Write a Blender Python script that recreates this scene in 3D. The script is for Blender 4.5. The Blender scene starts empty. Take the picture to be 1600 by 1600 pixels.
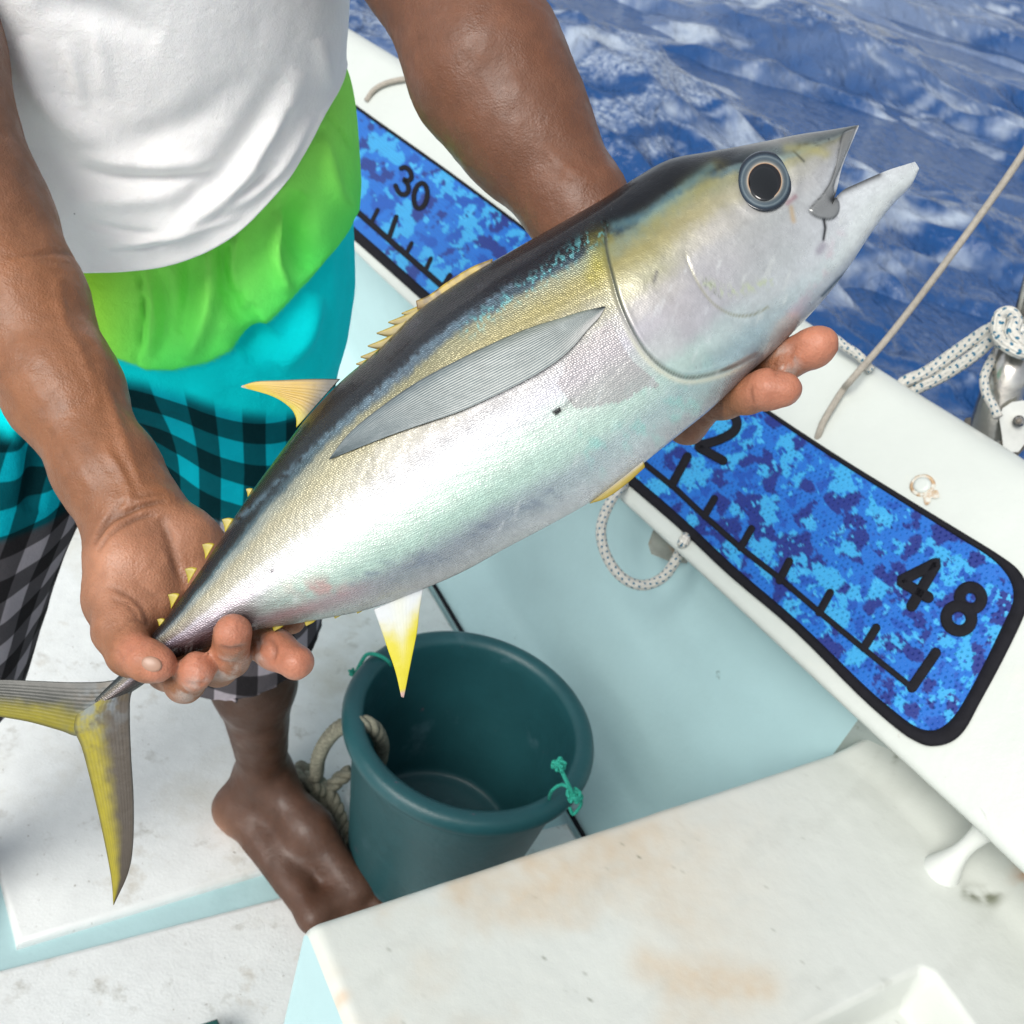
import bpy, bmesh, math, random
import numpy as np
from mathutils import Matrix, Vector
from mathutils.kdtree import KDTree

# ------------------------------------------------------------------ camera, sky, sun, exposure
S = bpy.context.scene
COL = S.collection
FPX, PITCH, ROLL = 1650.0, math.radians(35), math.radians(17)
CAM = np.array([0, 0, 1.4])
R0 = np.array([1., 0, 0]); FW = np.array([0, math.cos(PITCH), -math.sin(PITCH)]); U0 = np.array([0, math.sin(PITCH), math.cos(PITCH)])
EX = math.cos(ROLL)*R0 + math.sin(ROLL)*U0          # picture right
EY = -math.sin(ROLL)*R0 + math.cos(ROLL)*U0         # picture up
cd = bpy.data.cameras.new('camera'); cam = bpy.data.objects.new('camera', cd); COL.objects.link(cam)
cd.sensor_width = 36; cd.lens = 36*FPX/1600; cd.clip_start = .02; cd.clip_end = 9000
Mc = Matrix.Identity(4)
for i in range(3):
    Mc[i][0] = EX[i]; Mc[i][1] = EY[i]; Mc[i][2] = -FW[i]; Mc[i][3] = CAM[i]
cam.matrix_world = Mc
cd.dof.use_dof = True; cd.dof.focus_distance = .64; cd.dof.aperture_fstop = 17
S.camera = cam

SUN_EL, SUN_AZ = math.radians(44), math.radians(-152)      # azimuth from +Y towards +X
w = bpy.data.worlds.new('World'); S.world = w; w.use_nodes = True
nt = w.node_tree; bg = nt.nodes['Background']
sk = nt.nodes.new('ShaderNodeTexSky'); sk.sky_type = 'NISHITA'; sk.sun_disc = False
sk.sun_elevation = SUN_EL; sk.sun_rotation = SUN_AZ; sk.air_density = 1.0; sk.dust_density = 2.5; sk.ozone_density = 1.0
hs = nt.nodes.new('ShaderNodeHueSaturation'); hs.inputs['Saturation'].default_value = .32; nt.links.new(sk.outputs[0], hs.inputs['Color'])   # thin high cloud: a paler sky
nt.links.new(hs.outputs[0], bg.inputs[0]); bg.inputs[1].default_value = .12
sl = bpy.data.lights.new('sun', 'SUN'); sl.energy = 1.85; sl.angle = math.radians(34); sl.color = (1, .96, .9)
so = bpy.data.objects.new('sun', sl); COL.objects.link(so)
sd_ = Vector((math.cos(SUN_EL)*math.sin(SUN_AZ), math.cos(SUN_EL)*math.cos(SUN_AZ), math.sin(SUN_EL)))
so.rotation_euler = sd_.to_track_quat('Z', 'Y').to_euler()
S.view_settings.view_transform = 'Standard'; S.view_settings.look = 'None'
S.view_settings.exposure = 0.48; S.view_settings.gamma = 1; S.view_settings.use_curve_mapping = False
S.render.engine = 'CYCLES'
S.cycles.max_bounces = 8

# ------------------------------------------------------------------ geometry helpers
def ray(x, y): return FW + EX*(x-800)/FPX - EY*(y-800)/FPX
def PX(x, y, d): return CAM + ray(x, y)*d                  # point on the sight line at depth d
def PZ(x, y, z): r = ray(x, y); return CAM + r*((z-CAM[2])/r[2])
def proj(P):
    v = P-CAM; d = v@FW
    return 800+FPX*(v@EX)/d, 800-FPX*(v@EY)/d, d
BA = math.radians(41)
BD = np.array([-math.sin(BA), math.cos(BA), 0.]); OD = np.array([math.cos(BA), math.sin(BA), 0.]); ZD = np.array([0, 0, 1.])
def BO(b, o, z): return BD*b + OD*o + ZD*z                  # boat frame: along, outboard, up

def hash3(ix, iy, iz, seed):
    h = (ix.astype(np.int64)*374761393 + iy.astype(np.int64)*668265263 + iz.astype(np.int64)*2147483647 + seed*974711) & 0xffffffff
    h = ((h ^ (h >> 13))*1274126177) & 0xffffffff
    h = (h ^ (h >> 16))
    return (h & 0xffff)/32767.5-1
def vnoise(P, seed=0):
    P = np.asarray(P, float); i = np.floor(P).astype(np.int64); f = P-i; f = f*f*(3-2*f)
    r = 0
    for a in (0, 1):
        for b in (0, 1):
            for c in (0, 1):
                wgt = (f[:, 0] if a else 1-f[:, 0])*(f[:, 1] if b else 1-f[:, 1])*(f[:, 2] if c else 1-f[:, 2])
                r = r + wgt*hash3(i[:, 0]+a, i[:, 1]+b, i[:, 2]+c, seed)
    return r
def fbm(P, oct=4, seed=0, gain=.5):
    P = np.asarray(P, float); r = 0; a = 1; t = 0
    for k in range(oct):
        r = r + a*vnoise(P*2**k, seed+k*17); t += a; a *= gain
    return r/t
def n2(x, y, fr, oct=4, seed=0):
    return fbm(np.stack([x*fr, y*fr, np.zeros_like(x)+seed*.37], -1), oct, seed)
def sstep(a, b, x): t = np.clip((x-a)/(b-a), 0, 1); return t*t*(3-2*t)
def lin(c):
    c = np.asarray(c, float)/255
    return np.where(c <= .04045, c/12.92, ((c+.055)/1.055)**2.4)
def crom(pts, n):
    """smooth resampling of a point list, n samples evenly in parameter"""
    P = np.asarray(pts, float); m = len(P)
    Q = np.vstack([2*P[0]-P[1], P, 2*P[-1]-P[-2]])
    t = np.linspace(0, m-1-1e-9, n); i = t.astype(int); u = (t-i)[:, None]
    a, b, c, d = Q[i], Q[i+1], Q[i+2], Q[i+3]
    return .5*((2*b)+(-a+c)*u+(2*a-5*b+4*c-d)*u**2+(-a+3*b-3*c+d)*u**3)
def crom_t(pts, t):
    P = np.asarray(pts, float); m = len(P)
    if P.ndim == 1: P = P[:, None]
    Q = np.vstack([2*P[0]-P[1], P, 2*P[-1]-P[-2]])
    t = np.clip(np.asarray(t, float), 0, m-1-1e-9); i = t.astype(int); u = (t-i)[:, None]
    a, b, c, d = Q[i], Q[i+1], Q[i+2], Q[i+3]
    return .5*((2*b)+(-a+c)*u+(2*a-5*b+4*c-d)*u**2+(-a+3*b-3*c+d)*u**3)
def even(pts, n):
    P = np.asarray(pts, float); L = np.r_[0, np.cumsum(np.linalg.norm(np.diff(P, axis=0), axis=1))]
    t = np.linspace(0, L[-1], n)
    return np.stack([np.interp(t, L, P[:, k]) for k in range(P.shape[1])], -1)
def pdist(x, y, poly):
    """distance to a 2-D polyline, signed side and position along it"""
    P = np.asarray(poly, float); best = np.full(x.shape, 1e9); side = np.zeros_like(best); al = np.zeros_like(best); acc = 0
    for a, b in zip(P[:-1], P[1:]):
        ab = b-a; L = np.hypot(*ab); t = ((x-a[0])*ab[0]+(y-a[1])*ab[1])/L**2; tc = np.clip(t, 0, 1)
        d = np.hypot(x-a[0]-tc*ab[0], y-a[1]-tc*ab[1]); s = ab[0]*(y-a[1])-ab[1]*(x-a[0])
        m = d < best; best = np.where(m, d, best); side = np.where(m, np.sign(s), side); al = np.where(m, acc+tc*L, al); acc += L
    return best, side, al/acc
def inpoly(x, y, poly):
    P = np.asarray(poly, float); r = np.zeros(x.shape, bool)
    for a, b in zip(P, np.roll(P, -1, 0)):
        c = ((a[1] > y) != (b[1] > y)) & (x < (b[0]-a[0])*(y-a[1])/((b[1]-a[1]) or 1e-9)+a[0]); r ^= c
    return r

# ------------------------------------------------------------------ object helpers
def mesh(name, V, Fc, m=None, parent=None, smooth=True, col=None, uv=None, attrs=None):
    me = bpy.data.meshes.new(name)
    V = np.asarray(V, float)
    if isinstance(Fc, np.ndarray) and Fc.ndim == 2:
        k = Fc.shape[1]; n = len(Fc)
        me.vertices.add(len(V)); me.vertices.foreach_set('co', V.ravel())
        me.loops.add(n*k); me.loops.foreach_set('vertex_index', Fc.ravel().astype(np.int32))
        me.polygons.add(n); me.polygons.foreach_set('loop_start', np.arange(0, n*k, k, dtype=np.int32))
        me.polygons.foreach_set('loop_total', np.full(n, k, dtype=np.int32)); me.update(calc_edges=True); me.validate()
    else:
        me.from_pydata([tuple(v) for v in V], [], [tuple(int(i) for i in f) for f in Fc]); me.update()
    if smooth: me.polygons.foreach_set('use_smooth', np.ones(len(me.polygons), bool))
    if col is not None:
        a = me.attributes.new('Col', 'FLOAT_COLOR', 'POINT'); c = np.ones((len(V), 4)); c[:, :3] = col; a.data.foreach_set('color', c.ravel())
    if attrs:
        for k_, v_ in attrs.items():
            a = me.attributes.new(k_, 'FLOAT', 'POINT'); a.data.foreach_set('value', np.asarray(v_, float))
    if uv is not None:
        a = me.attributes.new('UVp', 'FLOAT2', 'POINT'); a.data.foreach_set('vector', np.asarray(uv, float).ravel())
    o = bpy.data.objects.new(name, me); COL.objects.link(o)
    if m is not None: me.materials.append(m)
    if parent is not None: o.parent = parent
    return o
def thing(name, label, cat, loc=(0, 0, 0), group=None):
    o = bpy.data.objects.new(name, None); COL.objects.link(o); o.location = loc; o.empty_display_size = .05
    tag(o, label, cat, group); return o
def tag(o, label, cat, group=None):
    o['label'] = label; o['category'] = cat
    if group: o['group'] = group
    return o
def gridfaces(n, m, wrap=False):
    i = np.arange(n-1)[:, None]; j = np.arange(m if wrap else m-1)[None]
    j2 = (j+1) % m
    return np.stack([(i*m+j).ravel()+0*(i+j).ravel(), (i*m+j2).ravel(), ((i+1)*m+j2).ravel(), ((i+1)*m+j).ravel()], -1)
def join(parts):
    V = []; Fs = []; n = 0
    for v, f in parts:
        V.append(np.asarray(v, float)); Fs += [tuple(np.asarray(q)+n) for q in f]; n += len(v)
    return np.vstack(V), Fs
def tube(pts, r, k=10, caps=True, uvs=False):
    P = np.asarray(pts, float); n = len(P); r = np.broadcast_to(np.asarray(r, float), (n,))
    T = np.gradient(P, axis=0); T /= np.linalg.norm(T, axis=1)[:, None]+1e-12
    N = np.cross(T[0], [0.3, .2, 1]); N /= np.linalg.norm(N); out = []; a = np.linspace(0, 2*np.pi, k, endpoint=False)
    for i in range(n):
        N = N-T[i]*(N@T[i]); N /= np.linalg.norm(N); B = np.cross(T[i], N)
        out.append(P[i]+r[i]*(np.cos(a)[:, None]*N+np.sin(a)[:, None]*B))
    V = np.vstack(out); Fc = [tuple(q) for q in gridfaces(n, k, True)]
    if caps: Fc += [tuple(range(k))[::-1], tuple(range((n-1)*k, n*k))]
    if uvs:
        L = np.r_[0, np.cumsum(np.linalg.norm(np.diff(P, axis=0), axis=1))]
        uv = np.stack([np.repeat(L, k), np.tile(np.minimum(np.arange(k), k-np.arange(k))/k*2, n)], -1)
        return V, Fc, uv
    return V, Fc
def twist(pts, r, pitch, strands=3, k=8):
    """three strands laid round each other along a path"""
    P = np.asarray(pts, float); n = len(P); T = np.gradient(P, axis=0); T /= np.linalg.norm(T, axis=1)[:, None]
    L = np.r_[0, np.cumsum(np.linalg.norm(np.diff(P, axis=0), axis=1))]
    N = np.cross(T[0], [.3, .2, 1]); Ns = []
    for i in range(n):
        N = N-T[i]*(N@T[i]); N /= np.linalg.norm(N); Ns.append(N)
    Ns = np.array(Ns); Bs = np.cross(T, Ns); parts = []
    for s in range(strands):
        a = L/pitch*2*np.pi+s*2*np.pi/strands
        parts.append(tube(P+.52*r*(np.cos(a)[:, None]*Ns+np.sin(a)[:, None]*Bs), r*.56, k))
    return join(parts)
def ribbon(pts, wd, closed=False):
    """outline (2-D) of a stroke with round ends"""
    P = np.asarray(pts, float); T = np.gradient(P, axis=0)
    if closed:
        T = np.roll(P, -1, 0)-np.roll(P, 1, 0)
    T /= np.linalg.norm(T, axis=1)[:, None]+1e-9
    N = np.stack([-T[:, 1], T[:, 0]], -1); h = wd/2
    return P+N*h, P-N*h, T, N

# ------------------------------------------------------------------ materials
def mat(name, color=(.8, .8, .8), rough=.5, metal=0, col=False, bump=None, stain=None, spec=.5, sss=0, coat=0, mottle=None, sss_r=(.02, .008, .004), grime=None, trans=0):
    """bump: list of (scale, strength, kind); mottle: (scale, amount); stain: list of (scale, lo, hi, colour, detail)"""
    m = bpy.data.materials.new(name); m.use_nodes = True; t = m.node_tree; N = t.nodes; L = t.links
    b = N['Principled BSDF']; b.inputs['Roughness'].default_value = rough; b.inputs['Metallic'].default_value = metal
    b.inputs['Specular IOR Level'].default_value = spec
    if coat: b.inputs['Coat Weight'].default_value = coat; b.inputs['Coat Roughness'].default_value = .08
    if sss:
        b.inputs['Subsurface Weight'].default_value = sss; b.inputs['Subsurface Radius'].default_value = (1, .4, .2)
        b.inputs['Subsurface Scale'].default_value = sss_r[0]
    if trans: b.inputs['Transmission Weight'].default_value = trans
    tc = N.new('ShaderNodeTexCoord'); co = tc.outputs['Object']
    if col:
        a = N.new('ShaderNodeAttribute'); a.attribute_name = 'Col'; c = a.outputs['Color']
    else:
        r = N.new('ShaderNodeRGB'); r.outputs[0].default_value = (*color, 1); c = r.outputs[0]
    def noise(sc, det=6, ro=.6, off=0):
        n = N.new('ShaderNodeTexNoise'); n.inputs['Scale'].default_value = sc; n.inputs['Detail'].default_value = det; n.inputs['Roughness'].default_value = ro
        mp = N.new('ShaderNodeMapping'); mp.inputs['Location'].default_value = (off, off*.7, off*1.3); L.new(co, mp.inputs[0]); L.new(mp.outputs[0], n.inputs['Vector'])
        return n.outputs['Fac']
    def ramp(f, lo, hi):
        r = N.new('ShaderNodeMapRange'); r.inputs['From Min'].default_value = lo; r.inputs['From Max'].default_value = hi; L.new(f, r.inputs['Value']); return r.outputs[0]
    def mix(f, c1, c2, kind='MIX'):
        x = N.new('ShaderNodeMix'); x.data_type = 'RGBA'; x.blend_type = kind
        if isinstance(f, float): x.inputs['Factor'].default_value = f
        else: L.new(f, x.inputs['Factor'])
        for s, v in ((x.inputs[6], c1), (x.inputs[7], c2)):
            if isinstance(v, tuple): s.default_value = (*v, 1)
            else: L.new(v, s)
        return x.outputs[2]
    if mottle:
        for (sc, am) in mottle:
            f = ramp(noise(sc), .3, .7); dk = mix(1.0, c, (1-am,)*3, 'MULTIPLY'); lt = mix(1.0, c, (1+am*.5,)*3, 'MULTIPLY'); c = mix(f, dk, lt)
    if stain:
        for i, (sc, lo, hi, cc, det) in enumerate(stain):
            c = mix(ramp(noise(sc, det, .65, 3.1*i+1), lo, hi), c, tuple(cc))
    L.new(c, b.inputs['Base Color'])
    if bump:
        prev = None
        for (sc, st, kind) in bump:
            if kind == 'noise': h = noise(sc, 8, .65)
            elif kind == 'voronoi':
                v = N.new('ShaderNodeTexVoronoi'); v.inputs['Scale'].default_value = sc; L.new(co, v.inputs['Vector']); h = v.outputs['Distance']
            elif kind == 'weave':
                a_ = N.new('ShaderNodeTexWave'); a_.inputs['Scale'].default_value = sc; a_.bands_direction = 'X'; L.new(co, a_.inputs['Vector'])
                b_ = N.new('ShaderNodeTexWave'); b_.inputs['Scale'].default_value = sc; b_.bands_direction = 'Z'; L.new(co, b_.inputs['Vector'])
                mm = N.new('ShaderNodeMath'); mm.operation = 'ADD'; L.new(a_.outputs['Fac'], mm.inputs[0]); L.new(b_.outputs['Fac'], mm.inputs[1]); h = mm.outputs[0]
            bn = N.new('ShaderNodeBump'); bn.inputs['Strength'].default_value = 1; bn.inputs['Distance'].default_value = st
            L.new(h, bn.inputs['Height'])
            if prev: L.new(prev, bn.inputs['Normal'])
            prev = bn.outputs[0]
        L.new(prev, b.inputs['Normal'])
    m['_c'] = 1
    return m

WHITE = (.63, .66, .63); AQUA = (.43, .63, .65)
M_gel = mat('gelcoat', WHITE, .32, mottle=[(9, .05)], stain=[(2.2, .60, .80, (.60, .52, .40), 8), (60, .76, .80, (.30, .28, .22), 3), (14, .66, .82, (.62, .60, .52), 8)], bump=[(60, .0004, 'noise'), (7, .003, 'noise')])
M_rail = mat('rail_gelcoat', (.56, .60, .565), .28, mottle=[(6, .05)], stain=[(45, .71, .78, (.35, .33, .28), 4), (5, .62, .85, (.62, .62, .54), 8)], bump=[(40, .0003, 'noise'), (4, .004, 'noise')])
M_aqua = mat('aqua_paint', AQUA, .42, mottle=[(5, .06)], stain=[(30, .70, .78, (.22, .33, .33), 5), (3, .58, .8, (.28, .45, .47), 8)], bump=[(50, .0005, 'noise'), (5, .003, 'noise')])
M_deck = mat('nonskid_deck', (.76, .79, .78), .55, mottle=[(7, .07), (40, .05)], stain=[(3, .50, .74, (.52, .50, .42), 9), (22, .58, .74, (.46, .46, .42), 9), (9, .60, .70, (.58, .57, .52), 9), (90, .68, .76, (.22, .2, .16), 3)], bump=[(260, .0008, 'noise'), (20, .0012, 'noise')])
M_skin = mat('skin', col=True, rough=.50, sss=.12, spec=.45, bump=[(620, .00022, 'voronoi'), (240, .0006, 'noise'), (80, .0008, 'noise')], mottle=[(22, .12), (120, .10)], coat=.05)
M_shirt = mat('white_cotton', (.86, .86, .855), .95, bump=[(900, .0005, 'noise'), (160, .0006, 'noise'), (30, .0016, 'noise')], stain=[(75, .775, .785, (.3, .3, .3), 2)], spec=.2, sss=.05, sss_r=(.004,))
M_shorts0 = mat('shorts_cloth', col=True, rough=.8, spec=.065, bump=[(1100, .0004, 'noise'), (90, .0008, 'noise'), (28, .003, 'noise')], mottle=[(30, .06)])
def plaid_mat():
    m = M_shorts0; t = m.node_tree; N = t.nodes; L = t.links; b = N['Principled BSDF']
    a = N.new('ShaderNodeAttribute'); a.attribute_name = 'UVp'; sep = N.new('ShaderNodeSeparateXYZ'); L.new(a.outputs['Vector'], sep.inputs[0])
    pa = N.new('ShaderNodeAttribute'); pa.attribute_name = 'plaid'
    def mth(op, x, y=None, z=None):
        n = N.new('ShaderNodeMath'); n.operation = op
        for s_, v_ in zip(n.inputs, (x, y, z)):
            if v_ is None: continue
            if isinstance(v_, (int, float)): s_.default_value = v_
            else: L.new(v_, s_)
        return n.outputs[0]
    def band(o_, per):
        f = mth('FRACT', mth('DIVIDE', o_, per)); n = N.new('ShaderNodeMapRange'); n.inputs['From Min'].default_value = .235; n.inputs['From Max'].default_value = .265; L.new(mth('ABSOLUTE', mth('SUBTRACT', f, .5)), n.inputs['Value']); return n.outputs[0]
    A = band(sep.outputs[0], .050); B = band(sep.outputs[1], .054)
    fac = mth('MULTIPLY', mth('ADD', mth('MULTIPLY', A, .76), .24), mth('ADD', mth('MULTIPLY', B, .76), .24))
    fac = mth('ADD', mth('MULTIPLY', fac, pa.outputs['Fac']), mth('SUBTRACT', 1.0, pa.outputs['Fac']))
    prev = b.inputs['Base Color'].links[0].from_socket
    x = N.new('ShaderNodeVectorMath'); x.operation = 'SCALE'; L.new(prev, x.inputs[0]); L.new(fac, x.inputs['Scale']); L.new(x.outputs[0], b.inputs['Base Color'])
    return m
M_shorts = plaid_mat()
M_bucket = mat('bucket_plastic', (.014, .078, .090), .42, mottle=[(12, .15)], stain=[(9, .6, .75, (.07, .15, .18), 8), (30, .68, .74, (.12, .08, .11), 5)], bump=[(90, .0006, 'noise'), (12, .002, 'noise')])
M_oldrope = mat('old_rope', (.25, .25, .19), .95, mottle=[(90, .35), (300, .3)], bump=[(500, .0012, 'noise')])
M_twine = mat('green_twine', (.02, .36, .26), .8, mottle=[(200, .3)], bump=[(700, .0008, 'noise')])
M_cord = mat('grey_cord', (.36, .33, .28), .85, mottle=[(150, .2)], bump=[(900, .0006, 'noise')])
M_steel = mat('stainless', (.62, .60, .55), .22, metal=.95, mottle=[(14, .25)], stain=[(20, .60, .72, (.35, .26, .17), 8)], bump=[(30, .001, 'noise')])
M_grime = mat('corroded_steel', (.22, .2, .17), .6, metal=.5, mottle=[(60, .4)], bump=[(120, .002, 'noise')])
M_black = mat('black_rubber', (.008, .008, .012), .75, spec=.2, mottle=[(80, .3)], bump=[(600, .0004, 'noise')])
M_dark = mat('dark_green_plastic', (.02, .10, .09), .4, mottle=[(30, .2)], bump=[(80, .0005, 'noise')])
M_rust = mat('rust_ring', (.45, .30, .17), .8, stain=[(110, .42, .58, (.60, .60, .54), 5)], mottle=[(60, .3)], bump=[(150, .0008, 'noise')])

t_ = M_skin.node_tree; n_ = t_.nodes.new('ShaderNodeTexNoise'); n_.inputs['Scale'].default_value = 34; n_.inputs['Detail'].default_value = 7
mr_ = t_.nodes.new('ShaderNodeMapRange'); mr_.inputs['From Min'].default_value = .35; mr_.inputs['From Max'].default_value = .62; mr_.inputs['To Min'].default_value = .32; mr_.inputs['To Max'].default_value = .66
c_ = t_.nodes.new('ShaderNodeTexCoord'); t_.links.new(c_.outputs['Object'], n_.inputs['Vector']); t_.links.new(n_.outputs['Fac'], mr_.inputs['Value']); t_.links.new(mr_.outputs[0], t_.nodes['Principled BSDF'].inputs['Roughness'])
def braid_mat():
    m = mat('braided_rope', (.70, .69, .63), .8, mottle=[(200, .15)]); t = m.node_tree; N = t.nodes; L = t.links; b = N['Principled BSDF']
    a = N.new('ShaderNodeAttribute'); a.attribute_name = 'UVp'; sep = N.new('ShaderNodeSeparateXYZ'); L.new(a.outputs['Vector'], sep.inputs[0])
    def mth(op, x, y=None):
        n = N.new('ShaderNodeMath'); n.operation = op
        for s, v in zip(n.inputs, (x, y)):
            if v is None: continue
            if isinstance(v, (int, float)): s.default_value = v
            else: L.new(v, s)
        return n.outputs[0]
    u = mth('MULTIPLY', sep.outputs[0], 2*math.pi/.013); v = mth('MULTIPLY', sep.outputs[1], math.pi*3)
    k = mth('MULTIPLY', mth('SINE', mth('ADD', u, v)), mth('SINE', mth('SUBTRACT', mth('MULTIPLY', u, .5), mth('MULTIPLY', v, 1.0))))
    f = mth('GREATER_THAN', k, .60)
    prev = b.inputs['Base Color'].links[0].from_socket
    x = N.new('ShaderNodeMix'); x.data_type = 'RGBA'; L.new(f, x.inputs['Factor']); L.new(prev, x.inputs[6]); x.inputs[7].default_value = (.03, .16, .26, 1)
    L.new(x.outputs[2], b.inputs['Base Color'])
    ub = mth('MULTIPLY', sep.outputs[0], 2*math.pi/.0035); vb = mth('MULTIPLY', sep.outputs[1], math.pi*6)
    h = mth('MULTIPLY', mth('SINE', mth('ADD', ub, vb)), mth('SINE', mth('SUBTRACT', ub, vb)))
    bn = N.new('ShaderNodeBump'); bn.inputs['Distance'].default_value = .0012; bn.inputs['Strength'].default_value = .8; L.new(h, bn.inputs['Height']); L.new(bn.outputs[0], b.inputs['Normal'])
    return m
M_braid = braid_mat()
def rope_obj(name, pts, r, m, parent=None, k=12, n=120):
    P = even(crom(pts, 400), n); V, Fc, uv = tube(P, r, k, True, True)
    return mesh(name, V, Fc, m, parent, uv=uv)

# ------------------------------------------------------------------ sea
def build_sea():
    rng = np.random.RandomState(4)
    zs = -.22
    az = np.linspace(math.radians(-75), math.radians(125), 900)
    rr = np.exp(np.linspace(math.log(1.05), math.log(70), 620))
    A, R = np.meshgrid(az, rr); X = R*np.sin(A); Y = R*np.cos(A)
    # keep the sea outboard of the hull: squeeze the inner edge
    o = X*OD[0]+Y*OD[1]
    Z = np.zeros_like(X); dX = np.zeros_like(X); dY = np.zeros_like(X)
    fade = lambda lam: np.clip((lam/(R*.012)-1.2)/2, 0, 1)
    wd = math.radians(200)
    for i in range(76):
        lam = 6*(.16/6)**(i/75.)*rng.uniform(.9, 1.1); kk = 2*math.pi/lam
        th = wd+rng.normal(0, .55); amp = .0098*lam**.84*rng.uniform(.5, 1.3)
        ph = rng.uniform(0, 6.28); kx, ky = math.sin(th)*kk, math.cos(th)*kk
        arg = kx*X+ky*Y+ph; f_ = fade(lam)
        g = 1+.6*np.sin(X*rng.uniform(.2, .7)+rng.uniform(0, 6))*np.sin(Y*rng.uniform(.2, .7)+rng.uniform(0, 6))
        Z += amp*f_*g*np.cos(arg); s = -.75*amp*f_*g*np.sin(arg); dX += s*math.sin(th); dY += s*math.cos(th)
    P = np.stack([X, Y, Z*0], -1).reshape(-1, 3)
    z = Z.ravel()
    rot = np.stack([P[:, 0]*.8+P[:, 1]*.6, (P[:, 1]*.8-P[:, 0]*.6), P[:, 0]*0], -1)
    wx = fbm(rot*.7, 3, 5)
    q = rot*np.array([.9, 2.6, 1])+wx[:, None]*1.4
    st = 1-np.abs(fbm(q*1.0, 5, 9, .62))*2.2
    foam = .7*sstep(.86, 1.15, st+.35*fbm(rot*.35, 3, 3)+z*1.1-.1)
    q2 = rot*np.array([3.5, 5, 1])+wx[:, None]*2
    near = sstep(9, 4, R.ravel())*sstep(-2.5, 1.0, -(P[:, 0]-1.2))
    lace = (1-np.abs(fbm(q2, 5, 31, .6))*3)
    wf = fbm(rot*2.2, 4, 65)
    sky_sheen = .55*sstep(.02, .55, fbm(rot*np.array([.6, 2.4, 1])+wx[:, None]+wf[:, None]*.5, 6, 61, .62)+.3*fbm(rot*np.array([3, 9, 1])+wf[:, None], 4, 63))  # pale sky reflection painted into the water colour, in streaks
    sky_sheen = sky_sheen+.20*sstep(4, 15, R.ravel())*sstep(-.35, .5, fbm(rot*np.array([.35, 1.3, 1]), 5, 71))  # painted reflection grows with distance
    foam = np.clip(foam*.8+sstep(.75, 1.15, lace+.9*fbm(rot*.8, 3, 8)-.35)*near*.8, 0, 1)
    V = np.stack([X+dX, Y+dY, Z+zs], -1).reshape(-1, 3)
    m = bpy.data.materials.new('sea_water'); m.use_nodes = True; t = m.node_tree; N = t.nodes; L = t.links; b = N['Principled BSDF']
    tc = N.new('ShaderNodeTexCoord'); a = N.new('ShaderNodeAttribute'); a.attribute_name = 'foam'
    mx = N.new('ShaderNodeMix'); mx.data_type = 'RGBA'; mx.inputs[6].default_value = (.011, .058, .185, 1); mx.inputs[7].default_value = (.62, .70, .76, 1)
    nz = N.new('ShaderNodeTexNoise'); nz.inputs['Scale'].default_value = 34; nz.inputs['Detail'].default_value = 8; nz.inputs['Roughness'].default_value = .7; L.new(tc.outputs['Object'], nz.inputs['Vector'])
    mr = N.new('ShaderNodeMapRange'); mr.inputs['From Min'].default_value = .35; mr.inputs['From Max'].default_value = .65; L.new(nz.outputs['Fac'], mr.inputs['Value'])
    fa = N.new('ShaderNodeAttribute'); fa.attribute_name = 'sky_sheen'
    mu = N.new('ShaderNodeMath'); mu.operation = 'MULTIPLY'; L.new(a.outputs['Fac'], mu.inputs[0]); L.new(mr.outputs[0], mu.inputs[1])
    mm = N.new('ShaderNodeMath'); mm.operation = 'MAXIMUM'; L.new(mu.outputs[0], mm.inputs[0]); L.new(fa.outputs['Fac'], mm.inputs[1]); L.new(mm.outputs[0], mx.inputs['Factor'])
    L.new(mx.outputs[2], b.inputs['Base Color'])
    b.inputs['IOR'].default_value = 1.34; b.inputs['Specular IOR Level'].default_value = .5
    rr_ = N.new('ShaderNodeMapRange'); rr_.inputs['To Min'].default_value = .10; rr_.inputs['To Max'].default_value = .6; L.new(mu.outputs[0], rr_.inputs['Value']); L.new(rr_.outputs[0], b.inputs['Roughness'])
    prev = None
    for sc, dist, stx in ((7, .14, (1, .40, 1)), (22, .06, (1, .5, 1)), (60, .018, (1, .6, 1))):
        mp = N.new('ShaderNodeMapping'); mp.inputs['Rotation'].default_value = (0, 0, math.radians(-37)); mp.inputs['Scale'].default_value = stx; L.new(tc.outputs['Object'], mp.inputs[0])
        n_ = N.new('ShaderNodeTexNoise'); n_.inputs['Scale'].default_value = sc*.35; n_.inputs['Detail'].default_value = 5; n_.inputs['Distortion'].default_value = .6; L.new(mp.outputs[0], n_.inputs['Vector'])
        bn = N.new('ShaderNodeBump'); bn.inputs['Distance'].default_value = dist; bn.inputs['Strength'].default_value = .8; L.new(n_.outputs['Fac'], bn.inputs['Height'])
        if prev: L.new(prev, bn.inputs['Normal'])
        prev = bn.outputs[0]
    L.new(prev, b.inputs['Normal'])
    ob = mesh('sea', V, gridfaces(*X.shape)[:, ::-1], m, attrs={'foam': foam, 'sky_sheen': sky_sheen}); ob['kind'] = 'structure'
    # the rest of the sea, out to the horizon and round the boat
    a2 = np.linspace(0, 2*np.pi, 181); r2 = np.array([1.3, 30, 66, 300, 1500, 8000.]); A2, R2 = np.meshgrid(a2, r2)
    V2 = np.stack([R2*np.sin(A2), R2*np.cos(A2), np.full_like(A2, zs-.12)], -1).reshape(-1, 3)
    o2 = mesh('open_sea', V2, gridfaces(*A2.shape)[:, ::-1], m, attrs={'foam': np.zeros(len(V2))}); o2['kind'] = 'structure'
build_sea()

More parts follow.
